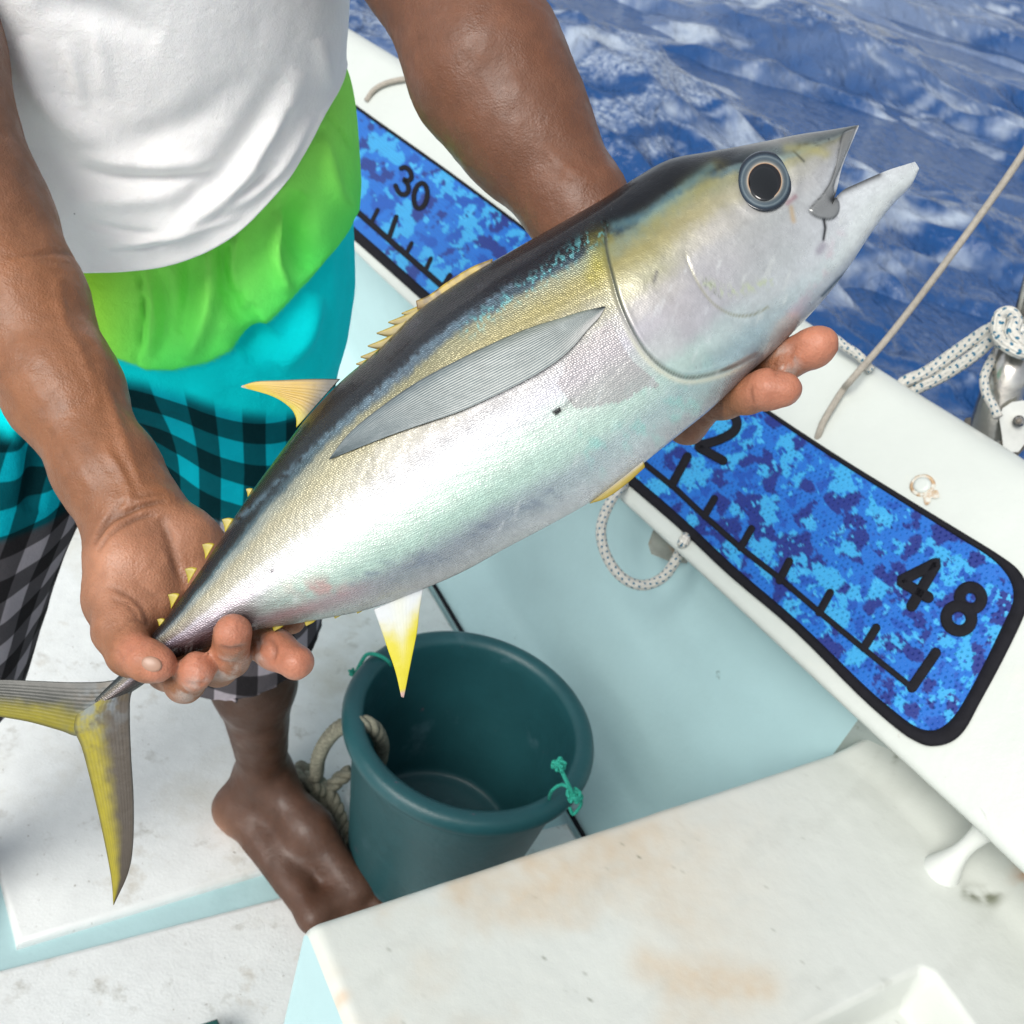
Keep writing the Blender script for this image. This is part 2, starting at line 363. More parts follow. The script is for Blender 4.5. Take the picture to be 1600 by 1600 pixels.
# ------------------------------------------------------------------ boat
boat = thing('fishing_boat', 'white and pale aqua fibreglass boat with wide sloping gunwale and moulded bench', 'boat', (0, 0, 0))
PHI = math.radians(50)
G = OD*math.cos(PHI)+ZD*math.sin(PHI); GN = np.cross(BD, G); GN = GN if GN@(CAM-PZ(1093, 889, .58)) > 0 else -GN
T0 = PZ(1093, 889, .58)
def onrail(x, y, h=0.):
    """photo point carried to the sloping face of the gunwale, h above it"""
    r = ray(x, y); q = T0+GN*h; t = ((q-CAM)@GN)/(r@GN); return CAM+r*t
def sw(P): v = P-T0; return v@BD, v@G
edgeA = [(502, 22), (650, 112), (800, 205), (1000, 335), (1268, 515), (1397, 600), (1600, 722)]
edgeB = [(545, 385), (700, 530), (820, 645), (970, 780), (1170, 965), (1370, 1152), (1600, 1360)]
Asw = np.array([sw(onrail(*p)) for p in edgeA])[::-1]; Bsw = np.array([sw(onrail(*p)) for p in edgeB])[::-1]
def wA(s): return np.interp(s, Asw[:, 0], Asw[:, 1])-.028
def wB(s): return np.interp(s, Bsw[:, 0], Bsw[:, 1])
ss = np.linspace(-1.6, 2.6, 211)
ss_s = ss
wAs = np.convolve(np.pad(wA(ss), 6, 'edge'), np.ones(13)/13, 'valid'); wBs = np.convolve(np.pad(wB(ss), 6, 'edge'), np.ones(13)/13, 'valid')
OH = np.array([OD@G, ZD@G])   # (outboard, up) of unit G
gn2 = np.array([GN@OD, GN@ZD])
rail = []
for s, a, b_ in zip(ss, wAs, wBs):
    A2 = OH*a; B2 = OH*b_; pr = []
    # underside lip, inner lip, sloping face, crown, outer hull
    c0 = B2-gn2*.016
    pr.append(B2+np.array([.16, -.005])); pr.append(c0+OH*.012)
    for k in range(6):
        an = -math.pi/2+k*math.pi/2/5*1.0
        pr.append(B2+OH*.010-gn2*.010+.010*(-OH*math.cos(an+math.pi/2-math.pi/2+0)*1+gn2*math.sin(an)*1) if False else B2+OH*.010-gn2*.010+.010*(-OH*math.cos(math.pi/2*k/5)+gn2*math.sin(math.pi/2*k/5)))
    for k in range(1, 16):
        tt = k/15; pr.append(B2+(A2-B2)*tt*(1)+OH*.010*(1-tt)+gn2*.004*math.sin(math.pi*tt))
    ang0 = math.atan2(gn2[1], gn2[0]); cc = A2-gn2*.045
    for k in range(1, 13):
        an = ang0-(math.radians(128))*k/12; pr.append(cc+.045*np.array([math.cos(an), math.sin(an)]))
    last = pr[-1]
    for dz, do in ((-.06, -.002), (-.064, .014), (-.10, .016), (-.104, .0), (-.5, -.05), (-1.15, -.16)):
        pr.append(last+np.array([do, dz]))
    rail.append([T0+BD*s+OD*q[0]+ZD*q[1] for q in pr])
rail = np.array(rail)
gw = mesh('gunwale', rail.reshape(-1, 3), gridfaces(*rail.shape[:2]), M_rail, boat)
# inner side wall of the hull
cor = [PZ(703, 950, 0), PZ(894, 1279, 0)]
co = (cor[0]@OD+cor[1]@OD)/2
wall = []
for s, b_ in zip(ss, wBs):
    bb = s+T0@BD; base = co+(bb-1.0)*.07
    topo = (T0+G*b_)@OD+.045; topz = (T0+G*b_)[2]+.0
    prof = [(base-.004, -.05), (base, 0.003), (base+.004, .012), (base+.012, .05), (base+.045, .10), (base+.05, .112), (base+.054, .13)]
    n_ = 10
    for k in range(1, n_+1): prof.append((base+.054+(topo+.05-base-.054)*k/n_, .13+(topz+.10-.13)*k/n_))
    wall.append([BO(bb, q[0], q[1]) for q in prof])
wall = np.array(wall); cutb = PZ(1370, 1150, .5)@BD-.002; k0 = int(np.argmax(ss+T0@BD > cutb))
mesh('hull_side', wall[k0:].reshape(-1, 3), gridfaces(len(wall)-k0, wall.shape[1])[:, ::-1], M_aqua, boat)
aft = wall[:k0+1].copy(); aft[:, 6:] += OD*np.linspace(0, .10, wall.shape[1]-6)[None, :, None]*sstep(0, 7, np.arange(len(aft))[::-1])[:, None, None]
M_shade_grime_gel = mat('shaded_grimy_gelcoat', (.30, .35, .33), .5, mottle=[(12, .2)], stain=[(9, .5, .7, (.20, .24, .20), 8), (30, .60, .70, (.10, .12, .06), 6), (6, .66, .76, (.38, .20, .07), 6)], bump=[(60, .001, 'noise')])  # greyed gelcoat: gunwale shade put into the base colour, plus grime stains
mesh('hull_side_aft', aft.reshape(-1, 3), gridfaces(*aft.shape[:2])[:, ::-1], M_shade_grime_gel, boat)
mesh('corner_seam', *tube([BO(s, co+(s-1)*.07-.004, .0045) for s in np.linspace(-.4, 3, 60)], .004, 6), M_black, boat)

# deck: aqua sole with raised white non-skid panels, gutters between
def box(lo, hi):
    (a, b, c), (d, e, f) = lo, hi
    V = [(x, y, z) for z in (c, f) for y in (b, e) for x in (a, d)]
    return np.array(V, float), [(0, 2, 3, 1), (4, 5, 7, 6), (0, 1, 5, 4), (2, 6, 7, 3), (0, 4, 6, 2), (1, 3, 7, 5)]
def slab(name, poly, z0, z1, m, parent, bev=.006, nseg=3):
    """polygon in plan with a rolled top edge"""
    bm = bmesh.new(); vs = [bm.verts.new((p[0], p[1], z1)) for p in poly]; f = bm.faces.new(vs)
    r = bmesh.ops.extrude_face_region(bm, geom=[f]); 
    for v in [g for g in r['geom'] if isinstance(g, bmesh.types.BMVert)]: v.co.z = z0
    bmesh.ops.recalc_face_normals(bm, faces=bm.faces)
    ed = [e for e in bm.edges if all(abs(v.co.z-z1) < 1e-6 for v in e.verts)]
    bmesh.ops.bevel(bm, geom=ed, offset=bev, segments=nseg, affect='EDGES', profile=.5)
    me = bpy.data.meshes.new(name); bm.to_mesh(me); bm.free(); me.materials.append(m)
    me.polygons.foreach_set('use_smooth', np.ones(len(me.polygons), bool)); me.set_sharp_from_angle(angle=.6) if hasattr(me, 'set_sharp_from_angle') else None
    o = bpy.data.objects.new(name, me); COL.objects.link(o); o.parent = parent; return o
DV = -.014
slab('sole', [BO(-1.6, -1.9, 0)[:2], BO(-1.6, 1.05, 0)[:2], BO(3.4, 1.2, 0)[:2], BO(3.4, -1.9, 0)[:2]], -.06, DV, M_aqua, boat)
g1a, g1b = PZ(131, 1444, 0), PZ(409, 1360, 0); g2a, g2b = PZ(150, 1474, 0), PZ(431, 1401, 0)
gd = (g1b-g1a)/np.linalg.norm(g1b-g1a); gd2 = (g2b-g2a)/np.linalg.norm(g2b-g2a)
lf = PZ(22, 1456, 0); lf2 = PZ(58, 1497, 0); up1 = PZ(-10, 1370, 0)-lf; up1 /= np.linalg.norm(up1)
def xwall(p, d, pad=.012):   # run from p along d until the wall foot
    t = (co+(p@BD-1.0)*.07-pad-p@OD)/(d@OD-.07*(d@BD)); return p+d*t
main_poly = [g1a+gd*(-((g1a-lf)@gd)), g1a, xwall(g1b, gd), BO(3.2, co+.154-.014, 0), BO(3.2, lf@OD-.02, 0)]
slab('deck_panel', [q[:2] for q in main_poly], DV-.003, 0, M_deck, boat, .009)
low_poly = [lf2-gd2*.9, xwall(g2b, gd2), BO(-1.3, co-.16, 0), BO(-1.3, lf2@OD-.9, 0)]
slab('deck_panel', [q[:2] for q in low_poly], DV-.003, -.001, M_deck, boat, .009)
slab('deck_panel', [q[:2] for q in [lf-OD*.04, BO(3.2, lf@OD-.06, 0), BO(3.2, lf@OD-.9, 0), lf-OD*.9]], DV-.003, -.001, M_deck, boat, .009)

# moulded bench with a cove up to the side and a stowage recess
BZ = .5
c1 = PZ(480, 1440, BZ); c2 = PZ(1370, 1150, BZ); be1 = c2-c1; blen = np.linalg.norm(be1); be1 /= blen
be2 = np.array([be1[1], -be1[0], 0]); be2 = be2 if be2@(-BD) > 0 else -be2
nx, ny = 330, 240
u = np.linspace(0, blen+.22, nx); v = np.linspace(0, .95, ny); UU, VV = np.meshgrid(u, v, indexing='ij')
PB = c1[None, None]+UU[..., None]*be1+VV[..., None]*be2
uf, vf = UU.ravel(), VV.ravel(); PBf = PB.reshape(-1, 3).copy()
qx, qy, _ = proj(PBf)
zz = np.zeros(len(uf))
cl = np.array([(1228, 1120), (1290, 1175), (1380, 1250), (1470, 1345), (1560, 1440), (1700, 1590), (1900, 1800)], float)
dd, sde, _ = pdist(qx, qy, cl)
rt = np.where(sde < 0, dd, 0.)                      # right of the cove line
zz += .17*sstep(0, 260, rt)
rec = [(1225, 1625), (1330, 1566), (1440, 1512), (1462, 1520), (1500, 1570), (1540, 1625), (1600, 1740), (1300, 1800)]
dr, _, _ = pdist(qx, qy, rec+[rec[0]]); ins = inpoly(qx, qy, np.array(rec))
rd = np.where(ins, dr, -dr)
zz -= .055*sstep(-3, 26, rd)
zz -= .05*sstep(40, 60, rd)
zz += .0018*fbm(PBf*5, 3, 2)+.0007*fbm(PBf*25, 3, 6)
rib = [(1380+0, 1400), (1450, 1352), (1490, 1340), (1535, 1300)]
rr_ = .012
for (e, q) in ((vf, 1), (uf, 1)):
    k = e < rr_; zz[k] -= rr_-np.sqrt(np.maximum(rr_**2-(rr_-e[k])**2, 0))
PBf[:, 2] = BZ+zz
# skirt down to the deck on the two near sides
Pg = PBf.reshape(nx, ny, 3)
crn = Pg.copy()
stc = np.full((nx*ny, 3), 1.)*np.array([.60, .63, .59])
tan = sstep(.0, .62, n2(qx, qy, 1/190., 7, 3)*1.1+.28)*sstep(1330, 850, qx)
rs = [(560, 1425), (760, 1375), (1000, 1330)]; dst, _, _ = pdist(qx, qy, rs); tan = np.clip(tan+.8*np.exp(-(dst/34)**2)*sstep(-.2, .5, n2(qx, qy, 1/60., 4, 8)), 0, 1)
dst, _, _ = pdist(qx, qy, [(1010, 1505), (1060, 1530), (1190, 1540)]); tan = np.clip(tan+.9*np.exp(-(dst/28)**2), 0, 1)
tan *= .75+.35*n2(qx, qy, 1/18., 5, 31)
stc = stc*(1-tan[:, None]*.9)+np.array([.56, .46, .33])*tan[:, None]*.9
sm_ = (sstep(.1, .6, n2(qx*.7+qy*.7, qy*.3-qx*.3, 1/40., 6, 33))*.35)[:, None]; stc = stc*(1-sm_)+np.array([.48, .50, .46])*sm_
sc2 = (sstep(.72, .86, 1-np.abs(n2(qx*.3+qy*.9, (qy*.3-qx)*.16, 1/9., 3, 35))*3)*.0)
dst = np.hypot(qx-535, qy-1556); stc = stc*(1-.6*np.exp(-(dst/11)**2)[:, None])+np.array([.55, .36, .2])*.6*np.exp(-(dst/11)**2)[:, None]
gr = sstep(.1, .6, n2(qx, qy, 1/26., 5, 12))*np.exp(-(pdist(qx, qy, [(1290, 1150), (1400, 1170), (1390, 1200)])[0]/30)**2)
gr += sstep(-.1, .3, n2(qx, qy, 1/16., 4, 15))*np.exp(-(pdist(qx, qy, [(1385, 1545), (1420, 1535), (1460, 1560)])[0]/13)**2)*(1-sstep(-6, 0, rd)*sstep(34, 26, rd))
gr += sstep(-.3, .3, n2(qx, qy, 1/16., 4, 16))*np.exp(-(pdist(qx, qy, [(1515, 1395), (1550, 1405)])[0]/12)**2)
gr += sstep(.60, .72, n2(qx, qy, 1/4.5, 3, 22))*.7*sstep(0, .4, n2(qx, qy, 1/120., 3, 24))
cv = (sstep(10, 110, rt)*(.55+.35*n2(qx, qy, 1/50., 4, 18)))[:, None]; stc = stc*(1-cv)+np.array([.36, .40, .37])*cv  # cove greyed towards the wall: overhang shade put into its colour, mottled
ru_ = (np.exp(-(np.hypot(qx-1594, qy-1376)/17)**2)*sstep(-.4, .3, n2(qx, qy, 1/14., 4, 38)))[:, None]; stc = stc*(1-ru_)+np.array([.45, .20, .05])*ru_
gr = np.clip(gr, 0, 1)[:, None]*.85; stc = stc*(1-gr)+np.array([.09, .10, .05])*gr
M_bench = mat('bench_gelcoat', col=True, rough=.33, mottle=[(9, .04)], stain=[(14, .66, .82, (.60, .58, .50), 8)], bump=[(60, .0004, 'noise'), (6, .002, 'noise')])
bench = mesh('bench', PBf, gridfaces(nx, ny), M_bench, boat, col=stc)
def skirt(edge, outn, name):
    rows = [edge, edge-ZD*.004+outn*.0, edge-ZD*.02+outn*.002]
    z = edge.copy(); z[:, 2] = -.02; z = z+outn*.03; mid = edge*.5+z*.5; rows += [edge*.8+z*.2, mid, z]
    Rw = np.array(rows); mesh(name, Rw.reshape(-1, 3), gridfaces(len(rows), len(edge)), M_aqua, bench)
skirt(Pg[:, 0], -be2*0, 'bench_front'); skirt(Pg[0, :], -be1*0, 'bench_end')
# moulded rib tying bench to gunwale
ra, rb = PZ(1478, 1352, BZ+.01), PX(1540, 1296, 1.17)
pr = tube(crom([ra-np.array([0, 0, .07]), ra-np.array([0, 0, .02])+(rb-ra)*.02, ra*.6+rb*.4, rb, rb+(rb-ra)*.4], 24), crom([[.034], [.024], [.010], [.014], [.03]], 24)[:, 0], 20)
mesh('moulded_rib', *pr, M_gel, boat)
# rusty plug in the recess and the drain, rust stain by the gunwale
drn = PZ(1392, 1602, BZ-.1); a = np.linspace(0, 2*np.pi, 28, endpoint=False)
V = np.vstack([[drn+np.array([math.cos(t)*r, math.sin(t)*r, h]) for t in a] for r, h in ((.019, .004), (.019, .010), (.014, .010), (.012, -.004))])
mesh('drain', V, [tuple(q) for q in gridfaces(4, 28, True)]+[tuple(range(84, 112))], M_dark, boat)
# filled screw hole with a ring of rust on the gunwale
ctr = onrail(1441, 758, .0045); gx = BD; gy = G
V = []
for r, h in ((.0155, -.003), (.0150, .0005), (.0125, .0012), (.0110, .0004)): V += [ctr+gx*math.cos(t)*r+gy*math.sin(t)*r+GN*h for t in a]
mesh('rust_ring', V, [tuple(q) for q in gridfaces(4, 28, True)], M_rust, gw)
V = [];
for r, h in ((.0110, -.001), (.0102, .0022), (.006, .003), (.0008, .003)): V += [ctr+gx*math.cos(t)*r+gy*math.sin(t)*r+GN*h for t in a]
mesh('screw_plug', V, [tuple(q) for q in gridfaces(4, 28, True)]+[tuple(range(84, 112))], M_rail, gw)
rng = np.random.RandomState(3); c0 = onrail(1453, 774, .0045); V = [c0+GN*.0008]
for t in a:
    r = .008*(1+.35*math.sin(3*t+1)+.2*math.sin(5*t)); V.append(c0+gx*math.cos(t)*r*1.1+gy*math.sin(t)*r*1.2+GN*.0003)
mesh('rust_stain', V, [(0, 1+i, 1+(i+1) % 28) for i in range(28)], M_rust, gw)
# bracket below the gunwale
q = [(1022, 830), (1015, 850), (1019, 864), (1048, 876), (1072, 878), (1080, 862), (1062, 842)]
d0 = 1.56
Vb = [PX(x, y, d0) for x, y in q]+[PX(x+2, y-2, d0+.035) for x, y in q]; n = len(q)
ob = mesh('bracket', Vb, [tuple(range(n)), tuple(range(n, 2*n))[::-1]]+[(i, (i+1) % n, n+(i+1) % n, n+i) for i in range(n)], mat('bracket_steel', (.26, .28, .25), .4, metal=.5, mottle=[(40, .3)], stain=[(30, .58, .7, (.30, .20, .12), 6)], bump=[(80, .001, 'noise')]), boat, smooth=False)
mb = ob.modifiers.new('b', 'BEVEL'); mb.width = .002; mb.segments = 3
# stanchion, foot and pulley cheek on the outer edge
def shaft(pts, r, name, m, k=24, par=boat): V, Fc = tube(pts, r, k); return mesh(name, V, Fc, m, par)
p0 = PX(1538, 700, 1.44); p1 = PX(1592, 520, 1.38)
shaft([PX(1530, 725, 1.45), PX(1543, 690, 1.44), PX(1570, 598, 1.41), PX(1592, 535, 1.385)], [.030, .030, .027, .026], 'stanchion_socket', M_steel)
shaft([PX(1586, 555, 1.395), PX(1612, 455, 1.36), PX(1660, 290, 1.3)], .0145, 'stanchion_tube', M_steel)
V, Fc = tube([PX(1552, 652, 1.432), PX(1549, 662, 1.435)], [.034, .034], 24)
shaft([PX(1506, 660, 1.45), PX(1520, 664, 1.445), PX(1560, 690, 1.43), PX(1590, 712, 1.42)], [.006, .016, .022, .02], 'base_flange', M_grime)
pk = [(1568, 655), (1572, 642), (1584, 634), (1604, 632), (1622, 640), (1622, 668), (1602, 682), (1588, 700), (1574, 700), (1572, 680)]
n = len(pk); Vb = [PX(x, y, 1.385) for x, y in pk]+[PX(x, y, 1.41) for x, y in pk]
ob = mesh('pulley_cheek', Vb, [tuple(range(n)), tuple(range(n, 2*n))[::-1]]+[(i, (i+1) % n, n+(i+1) % n, n+i) for i in range(n)], mat('pulley_plastic', (.55, .57, .54), .4, mottle=[(30, .15)], bump=[(60, .001, 'noise')]), boat, smooth=False)
mb = ob.modifiers.new('b', 'BEVEL'); mb.width = .006; mb.segments = 4
shaft([PX(1592, 658, 1.392), PX(1592, 658, 1.375)], .0075, 'pulley_pin', M_steel)
shaft([PX(1592, 658, 1.378), PX(1592, 658, 1.3735)], .0040, 'pin_bore', M_grime)

# ------------------------------------------------------------------ ropes
r1 = rope_obj('grey_line', [PX(1660, 130, 1.30), PX(1600, 238, 1.33), PX(1500, 380, 1.37), PX(1400, 512, 1.42), onrail(1335, 588, .03), onrail(1318, 608, .012), onrail(1300, 636, .012), onrail(1286, 660, .010), onrail(1280, 676, .006), onrail(1276, 690, -.004), onrail(1272, 705, -.02)], .0046, M_cord, n=160)
tag(r1, 'thin grey cord running taut from upper right over the gunwale above the ruler', 'rope')
r2 = rope_obj('cord_end', [onrail(572, 158, .006), onrail(582, 143, .009), onrail(596, 133, .009), onrail(618, 126, .008), onrail(650, 122, .007), onrail(672, 126, .006)], .0058, M_cord, n=50)
tag(r2, 'short curved piece of grey cord on the gunwale beside the raised forearm', 'rope')
tr = thing('mooring_rope', 'white braided rope with blue flecks knotted round the steel stanchion', 'rope', PX(1575, 520, 1.38))
inv = Matrix.Translation(-Vector(tr.location))
def under(o, par): o.parent = par; o.matrix_parent_inverse = Matrix.Translation(-Vector(par.location)); return o
def R_(name, pts, r=.0085, par=tr, m=None, n=90): return under(rope_obj(name, pts, r, m or M_braid, None, n=n), par)
R_('strand', [PX(1398, 612, 1.45), PX(1415, 596, 1.44), PX(1450, 580, 1.43), PX(1500, 545, 1.41), PX(1545, 515, 1.385), PX(1568, 508, 1.372)])
R_('strand', [PX(1418, 614, 1.45), PX(1440, 603, 1.44), PX(1475, 586, 1.425), PX(1520, 556, 1.40), PX(1560, 522, 1.375), PX(1580, 520, 1.36)])
R_('knot_loop', [PX(1566, 540, 1.36), PX(1560, 515, 1.35), PX(1564, 494, 1.35), PX(1578, 490, 1.345), PX(1586, 502, 1.34), PX(1582, 520, 1.335), PX(1596, 535, 1.335), PX(1622, 545, 1.35)], .0095)
R_('knot_loop', [PX(1556, 512, 1.36), PX(1566, 532, 1.345), PX(1590, 548, 1.335), PX(1625, 556, 1.35)], .0095)
R_('knot_loop', [PX(1574, 500, 1.36), PX(1592, 516, 1.34), PX(1625, 522, 1.35)], .0095)
R_('tail', [PX(1560, 545, 1.40), PX(1548, 565, 1.395), PX(1538, 590, 1.39), PX(1541, 615, 1.385), PX(1552, 635, 1.375), PX(1560, 652, 1.37)], .006)
sc_ = thing('hanging_rope_loop', 'white flecked rope loop hanging below the gunwale against the aqua side', 'rope', PX(1000, 900, 1.5))
R_('loop', [onrail(975, 738, .004)-GN*.03, PX(966, 765, 1.52), PX(946, 800, 1.515), PX(939, 830, 1.51), PX(945, 862, 1.505), PX(962, 892, 1.50), PX(985, 910, 1.50), PX(1010, 914, 1.50), PX(1036, 902, 1.495), PX(1053, 880, 1.49), PX(1064, 858, 1.485), onrail(1068, 846, .008), onrail(1078, 832, -.012)], .0075, sc_, n=160)
r5 = rope_obj('short_rope', [onrail(1290, 520, .01), onrail(1306, 530, .012), onrail(1320, 541, .012), onrail(1342, 556, .010), onrail(1362, 580, .0)], .0062, M_braid, n=60)
tag(r5, 'short white flecked rope on the gunwale edge just beyond the upper fingertip', 'rope')

# ------------------------------------------------------------------ ruler board
rul = thing('fish_ruler', 'blue camouflage measuring board with black numbers lying along the gunwale', 'ruler', tuple(onrail(1100, 700)))
rT = Matrix.Translation(-Vector(rul.location))
outer = [(400, 40), (478, 103), (555, 163), (700, 266), (835, 366), (950, 452), (1060, 538), (1180, 626), (1300, 706), (1400, 768), (1500, 829), (1560, 866), (1592, 891), (1606, 920), (1604, 950), (1590, 985), (1560, 1045), (1530, 1100), (1508, 1140), (1485, 1160), (1455, 1166), (1430, 1158), (1400, 1138), (1340, 1085), (1240, 985), (1140, 900), (1060, 825), (975, 752), (860, 650), (657, 467), (543, 366), (380, 222)]
inner = [(410, 58), (486, 116), (560, 173), (705, 276), (840, 376), (956, 463), (1066, 549), (1184, 637), (1302, 717), (1400, 779), (1496, 839), (1548, 872), (1574, 900), (1583, 925), (1580, 948), (1565, 980), (1536, 1040), (1508, 1092), (1488, 1122), (1466, 1139), (1444, 1140), (1424, 1131), (1400, 1113), (1350, 1070), (1252, 975), (1152, 889), (1072, 814), (987, 740), (870, 637), (667, 455), (553, 354), (392, 212)]
NO = len(outer); outer = [tuple(q) for q in crom(outer, (NO-1)*4+1)]; inner = [tuple(q) for q in crom(inner, (NO-1)*4+1)]
H0 = .0048
def railmesh(name, polys, faces, m, par, smooth=False, **kw):
    o = mesh(name, [onrail(x, y, h) for x, y, h in polys], faces, m, None, smooth, **kw); o.parent = par; o.matrix_parent_inverse = rT; return o
# camo mat: a dense sheet inside the inner outline
gx_, gy_ = np.meshgrid(np.arange(380, 1612, 4.), np.arange(30, 1170, 4.))
io = np.array(inner)
# mapping sheet: interpolate between upper and lower inner edge
upE = even(io[:57], 600); loE = even(io[::-1][:(NO-1)*4+1-56], 600)
tt = np.linspace(0, 1, 150)
sheet = upE[:, None]*(1-tt)[None, :, None]+loE[:, None]*tt[None, :, None]
sx, sy = sheet[..., 0].ravel(), sheet[..., 1].ravel()
Vs = [onrail(x, y, H0+.0006) for x, y in zip(sx, sy)]
def camo(x, y):
    q = np.array([1, 1.25]); cx = x*.82+y*.57; cy = -x*.57+y*.82
    wrp = n2(cx, cy, 1/14., 3, 41)*5
    a_ = n2(np.round((cx+wrp)/2.)*2, np.round(cy/2.)*2, 1/25., 5, 2)*1.15; b_ = n2(np.round((cx-wrp)/2.)*2, np.round(cy/2.)*2, 1/24., 5, 7)*1.15
    c = np.tile(lin((16, 104, 196)), (len(x), 1))
    c[a_ > .13] = lin((52, 160, 218)); c[(b_ > .13) & (a_ < .25)] = lin((18, 44, 128)); c[(b_ < -.30)] = lin((8, 78, 172))
    c[(n2(cx, cy, 1/12., 3, 19) > .55)] = lin((64, 172, 226))
    fade = sstep(900, 640, x)[:, None]; c = c*(1-.12*fade)+np.array([.12, .22, .38])*.12*fade
    return c*.86
M_camo = mat('camo_mat', col=True, rough=.5, spec=.4)
t = M_camo.node_tree; N = t.nodes; L = t.links
tc = N.new('ShaderNodeTexCoord'); vo = N.new('ShaderNodeTexVoronoi'); vo.inputs['Scale'].default_value = 190; vo.inputs['Randomness'].default_value = .15; L.new(tc.outputs['Object'], vo.inputs['Vector'])
mr = N.new('ShaderNodeMapRange'); mr.inputs['From Min'].default_value = .12; mr.inputs['From Max'].default_value = .38; L.new(vo.outputs['Distance'], mr.inputs['Value'])
bn = N.new('ShaderNodeBump'); bn.inputs['Distance'].default_value = .0011; L.new(mr.outputs[0], bn.inputs['Height']); L.new(bn.outputs[0], N['Principled BSDF'].inputs['Normal'])
mxx = N.new('ShaderNodeMix'); mxx.data_type = 'RGBA'; mxx.blend_type = 'MULTIPLY'; mxx.inputs['Factor'].default_value = 1
prev = N['Principled BSDF'].inputs['Base Color'].links[0].from_socket
mr2 = N.new('ShaderNodeMapRange'); mr2.inputs['From Min'].default_value = .1; mr2.inputs['From Max'].default_value = .3; mr2.inputs['To Min'].default_value = .72; L.new(vo.outputs['Distance'], mr2.inputs['Value'])
L.new(prev, mxx.inputs[6]); L.new(mr2.outputs[0], mxx.inputs[7]); L.new(mxx.outputs[2], N['Principled BSDF'].inputs['Base Color'])
Vs = np.array(Vs); hh = n2(sx, sy, 1/30., 3, 5)*.0005; Vs = Vs+GN*hh[:, None]
o = mesh('camo_sheet', Vs, gridfaces(600, 150), M_camo, None, True, col=camo(sx, sy)); o.parent = rul; o.matrix_parent_inverse = rT
n = len(outer)
polys = [(x, y, -.001) for x, y in outer]+[(x, y, H0+.001) for x, y in outer]+[((x*.75+a*.25), (y*.75+b*.25), H0+.003) for (x, y), (a, b) in zip(outer, inner)]+[((x*.25+a*.75), (y*.25+b*.75), H0+.003) for (x, y), (a, b) in zip(outer, inner)]+[(a, b, H0-.0005) for a, b in inner]
railmesh('black_border', polys, [tuple(q) for q in gridfaces(5, n, True)], M_black, rul, True)
def stroke(name, pts, wd, closed=False, h=.0022, par=rul, base=H0):
    P = np.asarray(pts, float)
    Lp, Rp, T, Nn = ribbon(P, wd, closed)
    if closed:
        k = len(P); rings = [(Lp, -.001), (Lp, h-.0006), (P+(Lp-P)*.7, h), (P+(Rp-P)*.7, h), (Rp, h-.0006), (Rp, -.001)]
        poly = [(q[0], q[1], base+z) for ring, z in rings for q in ring]
        return railmesh(name, poly, [tuple(q) for q in gridfaces(6, k, True)], M_black, par, True)
    out = list(Lp)
    e = P[-1]; out += [e+wd/2*(Nn[-1]*math.cos(a)+T[-1]*math.sin(a)) for a in np.linspace(.2, math.pi-.2, 7)]
    out += list(Rp[::-1]); s0 = P[0]; out += [s0+wd/2*(-Nn[0]*math.cos(a)-T[0]*math.sin(a)) for a in np.linspace(.2, math.pi-.2, 7)]
    out = np.array(out); k = len(out); cen = np.vstack([P, np.repeat(P[-1:], 7, 0), P[::-1], np.repeat(P[:1], 7, 0)])
    ins_ = out+(cen-out)*.3
    poly = [(q[0], q[1], base-.001) for q in out]+[(q[0], q[1], base+h-.0006) for q in out]+[(q[0], q[1], base+h) for q in ins_]+[(q[0], q[1], base+h) for q in cen]
    return railmesh(name, poly, [tuple(q) for q in gridfaces(4, k, True)], M_black, par, True)
stroke('scale_line', even([(430, 215), (564, 336), (687, 444), (800, 548), (1004, 722), (1056, 764), (1097, 803), (1157, 856), (1219, 904), (1281, 957), (1345, 1010), (1427, 1076)], 90), 9.5)
for a_, b_, wd in [((1050, 757), (1074, 713), 14), ((1101, 806), (1116, 779), 12), ((1157, 856), (1174, 826), 12), ((1218, 907), (1233, 877), 13), ((1280, 957), (1297, 926), 13), ((1350, 1012), (1369, 981), 14), ((1425, 1074), (1462, 1020), 17),
                    ((579, 350), (590, 328), 7), ((607, 374), (619, 339), 8), ((634, 398), (643, 380), 7), ((664, 424), (673, 404), 7), ((692, 448), (703, 430), 8)]:
    stroke('tick_mark', even([a_, b_], 8), wd, h=.0019)
D8a = [(.26*math.cos(t)*.86, .245+.215*math.sin(t)) for t in np.linspace(0, 2*np.pi, 26, endpoint=False)]
D8b = [(.26*math.cos(t), -.225+.245*math.sin(t)) for t in np.linspace(0, 2*np.pi, 26, endpoint=False)]
D0 = [(.27*math.cos(t), .46*math.sin(t)) for t in np.linspace(0, 2*np.pi, 36, endpoint=False)]
D3 = crom([(-.24, .34), (-.1, .46), (.12, .45), (.24, .28), (.14, .1), (-.02, .05), (.18, -.02), (.27, -.2), (.18, -.4), (-.04, -.47), (-.26, -.34)], 48)
D2 = crom([(-.26, .28), (-.14, .44), (.06, .47), (.24, .34), (.24, .14), (.06, -.12), (-.12, -.3), (-.27, -.45), (-.02, -.455), (.3, -.45)], 48)
D4 = even([(.13, -.5), (.13, .46), (-.3, -.2), (.32, -.2)], 60)
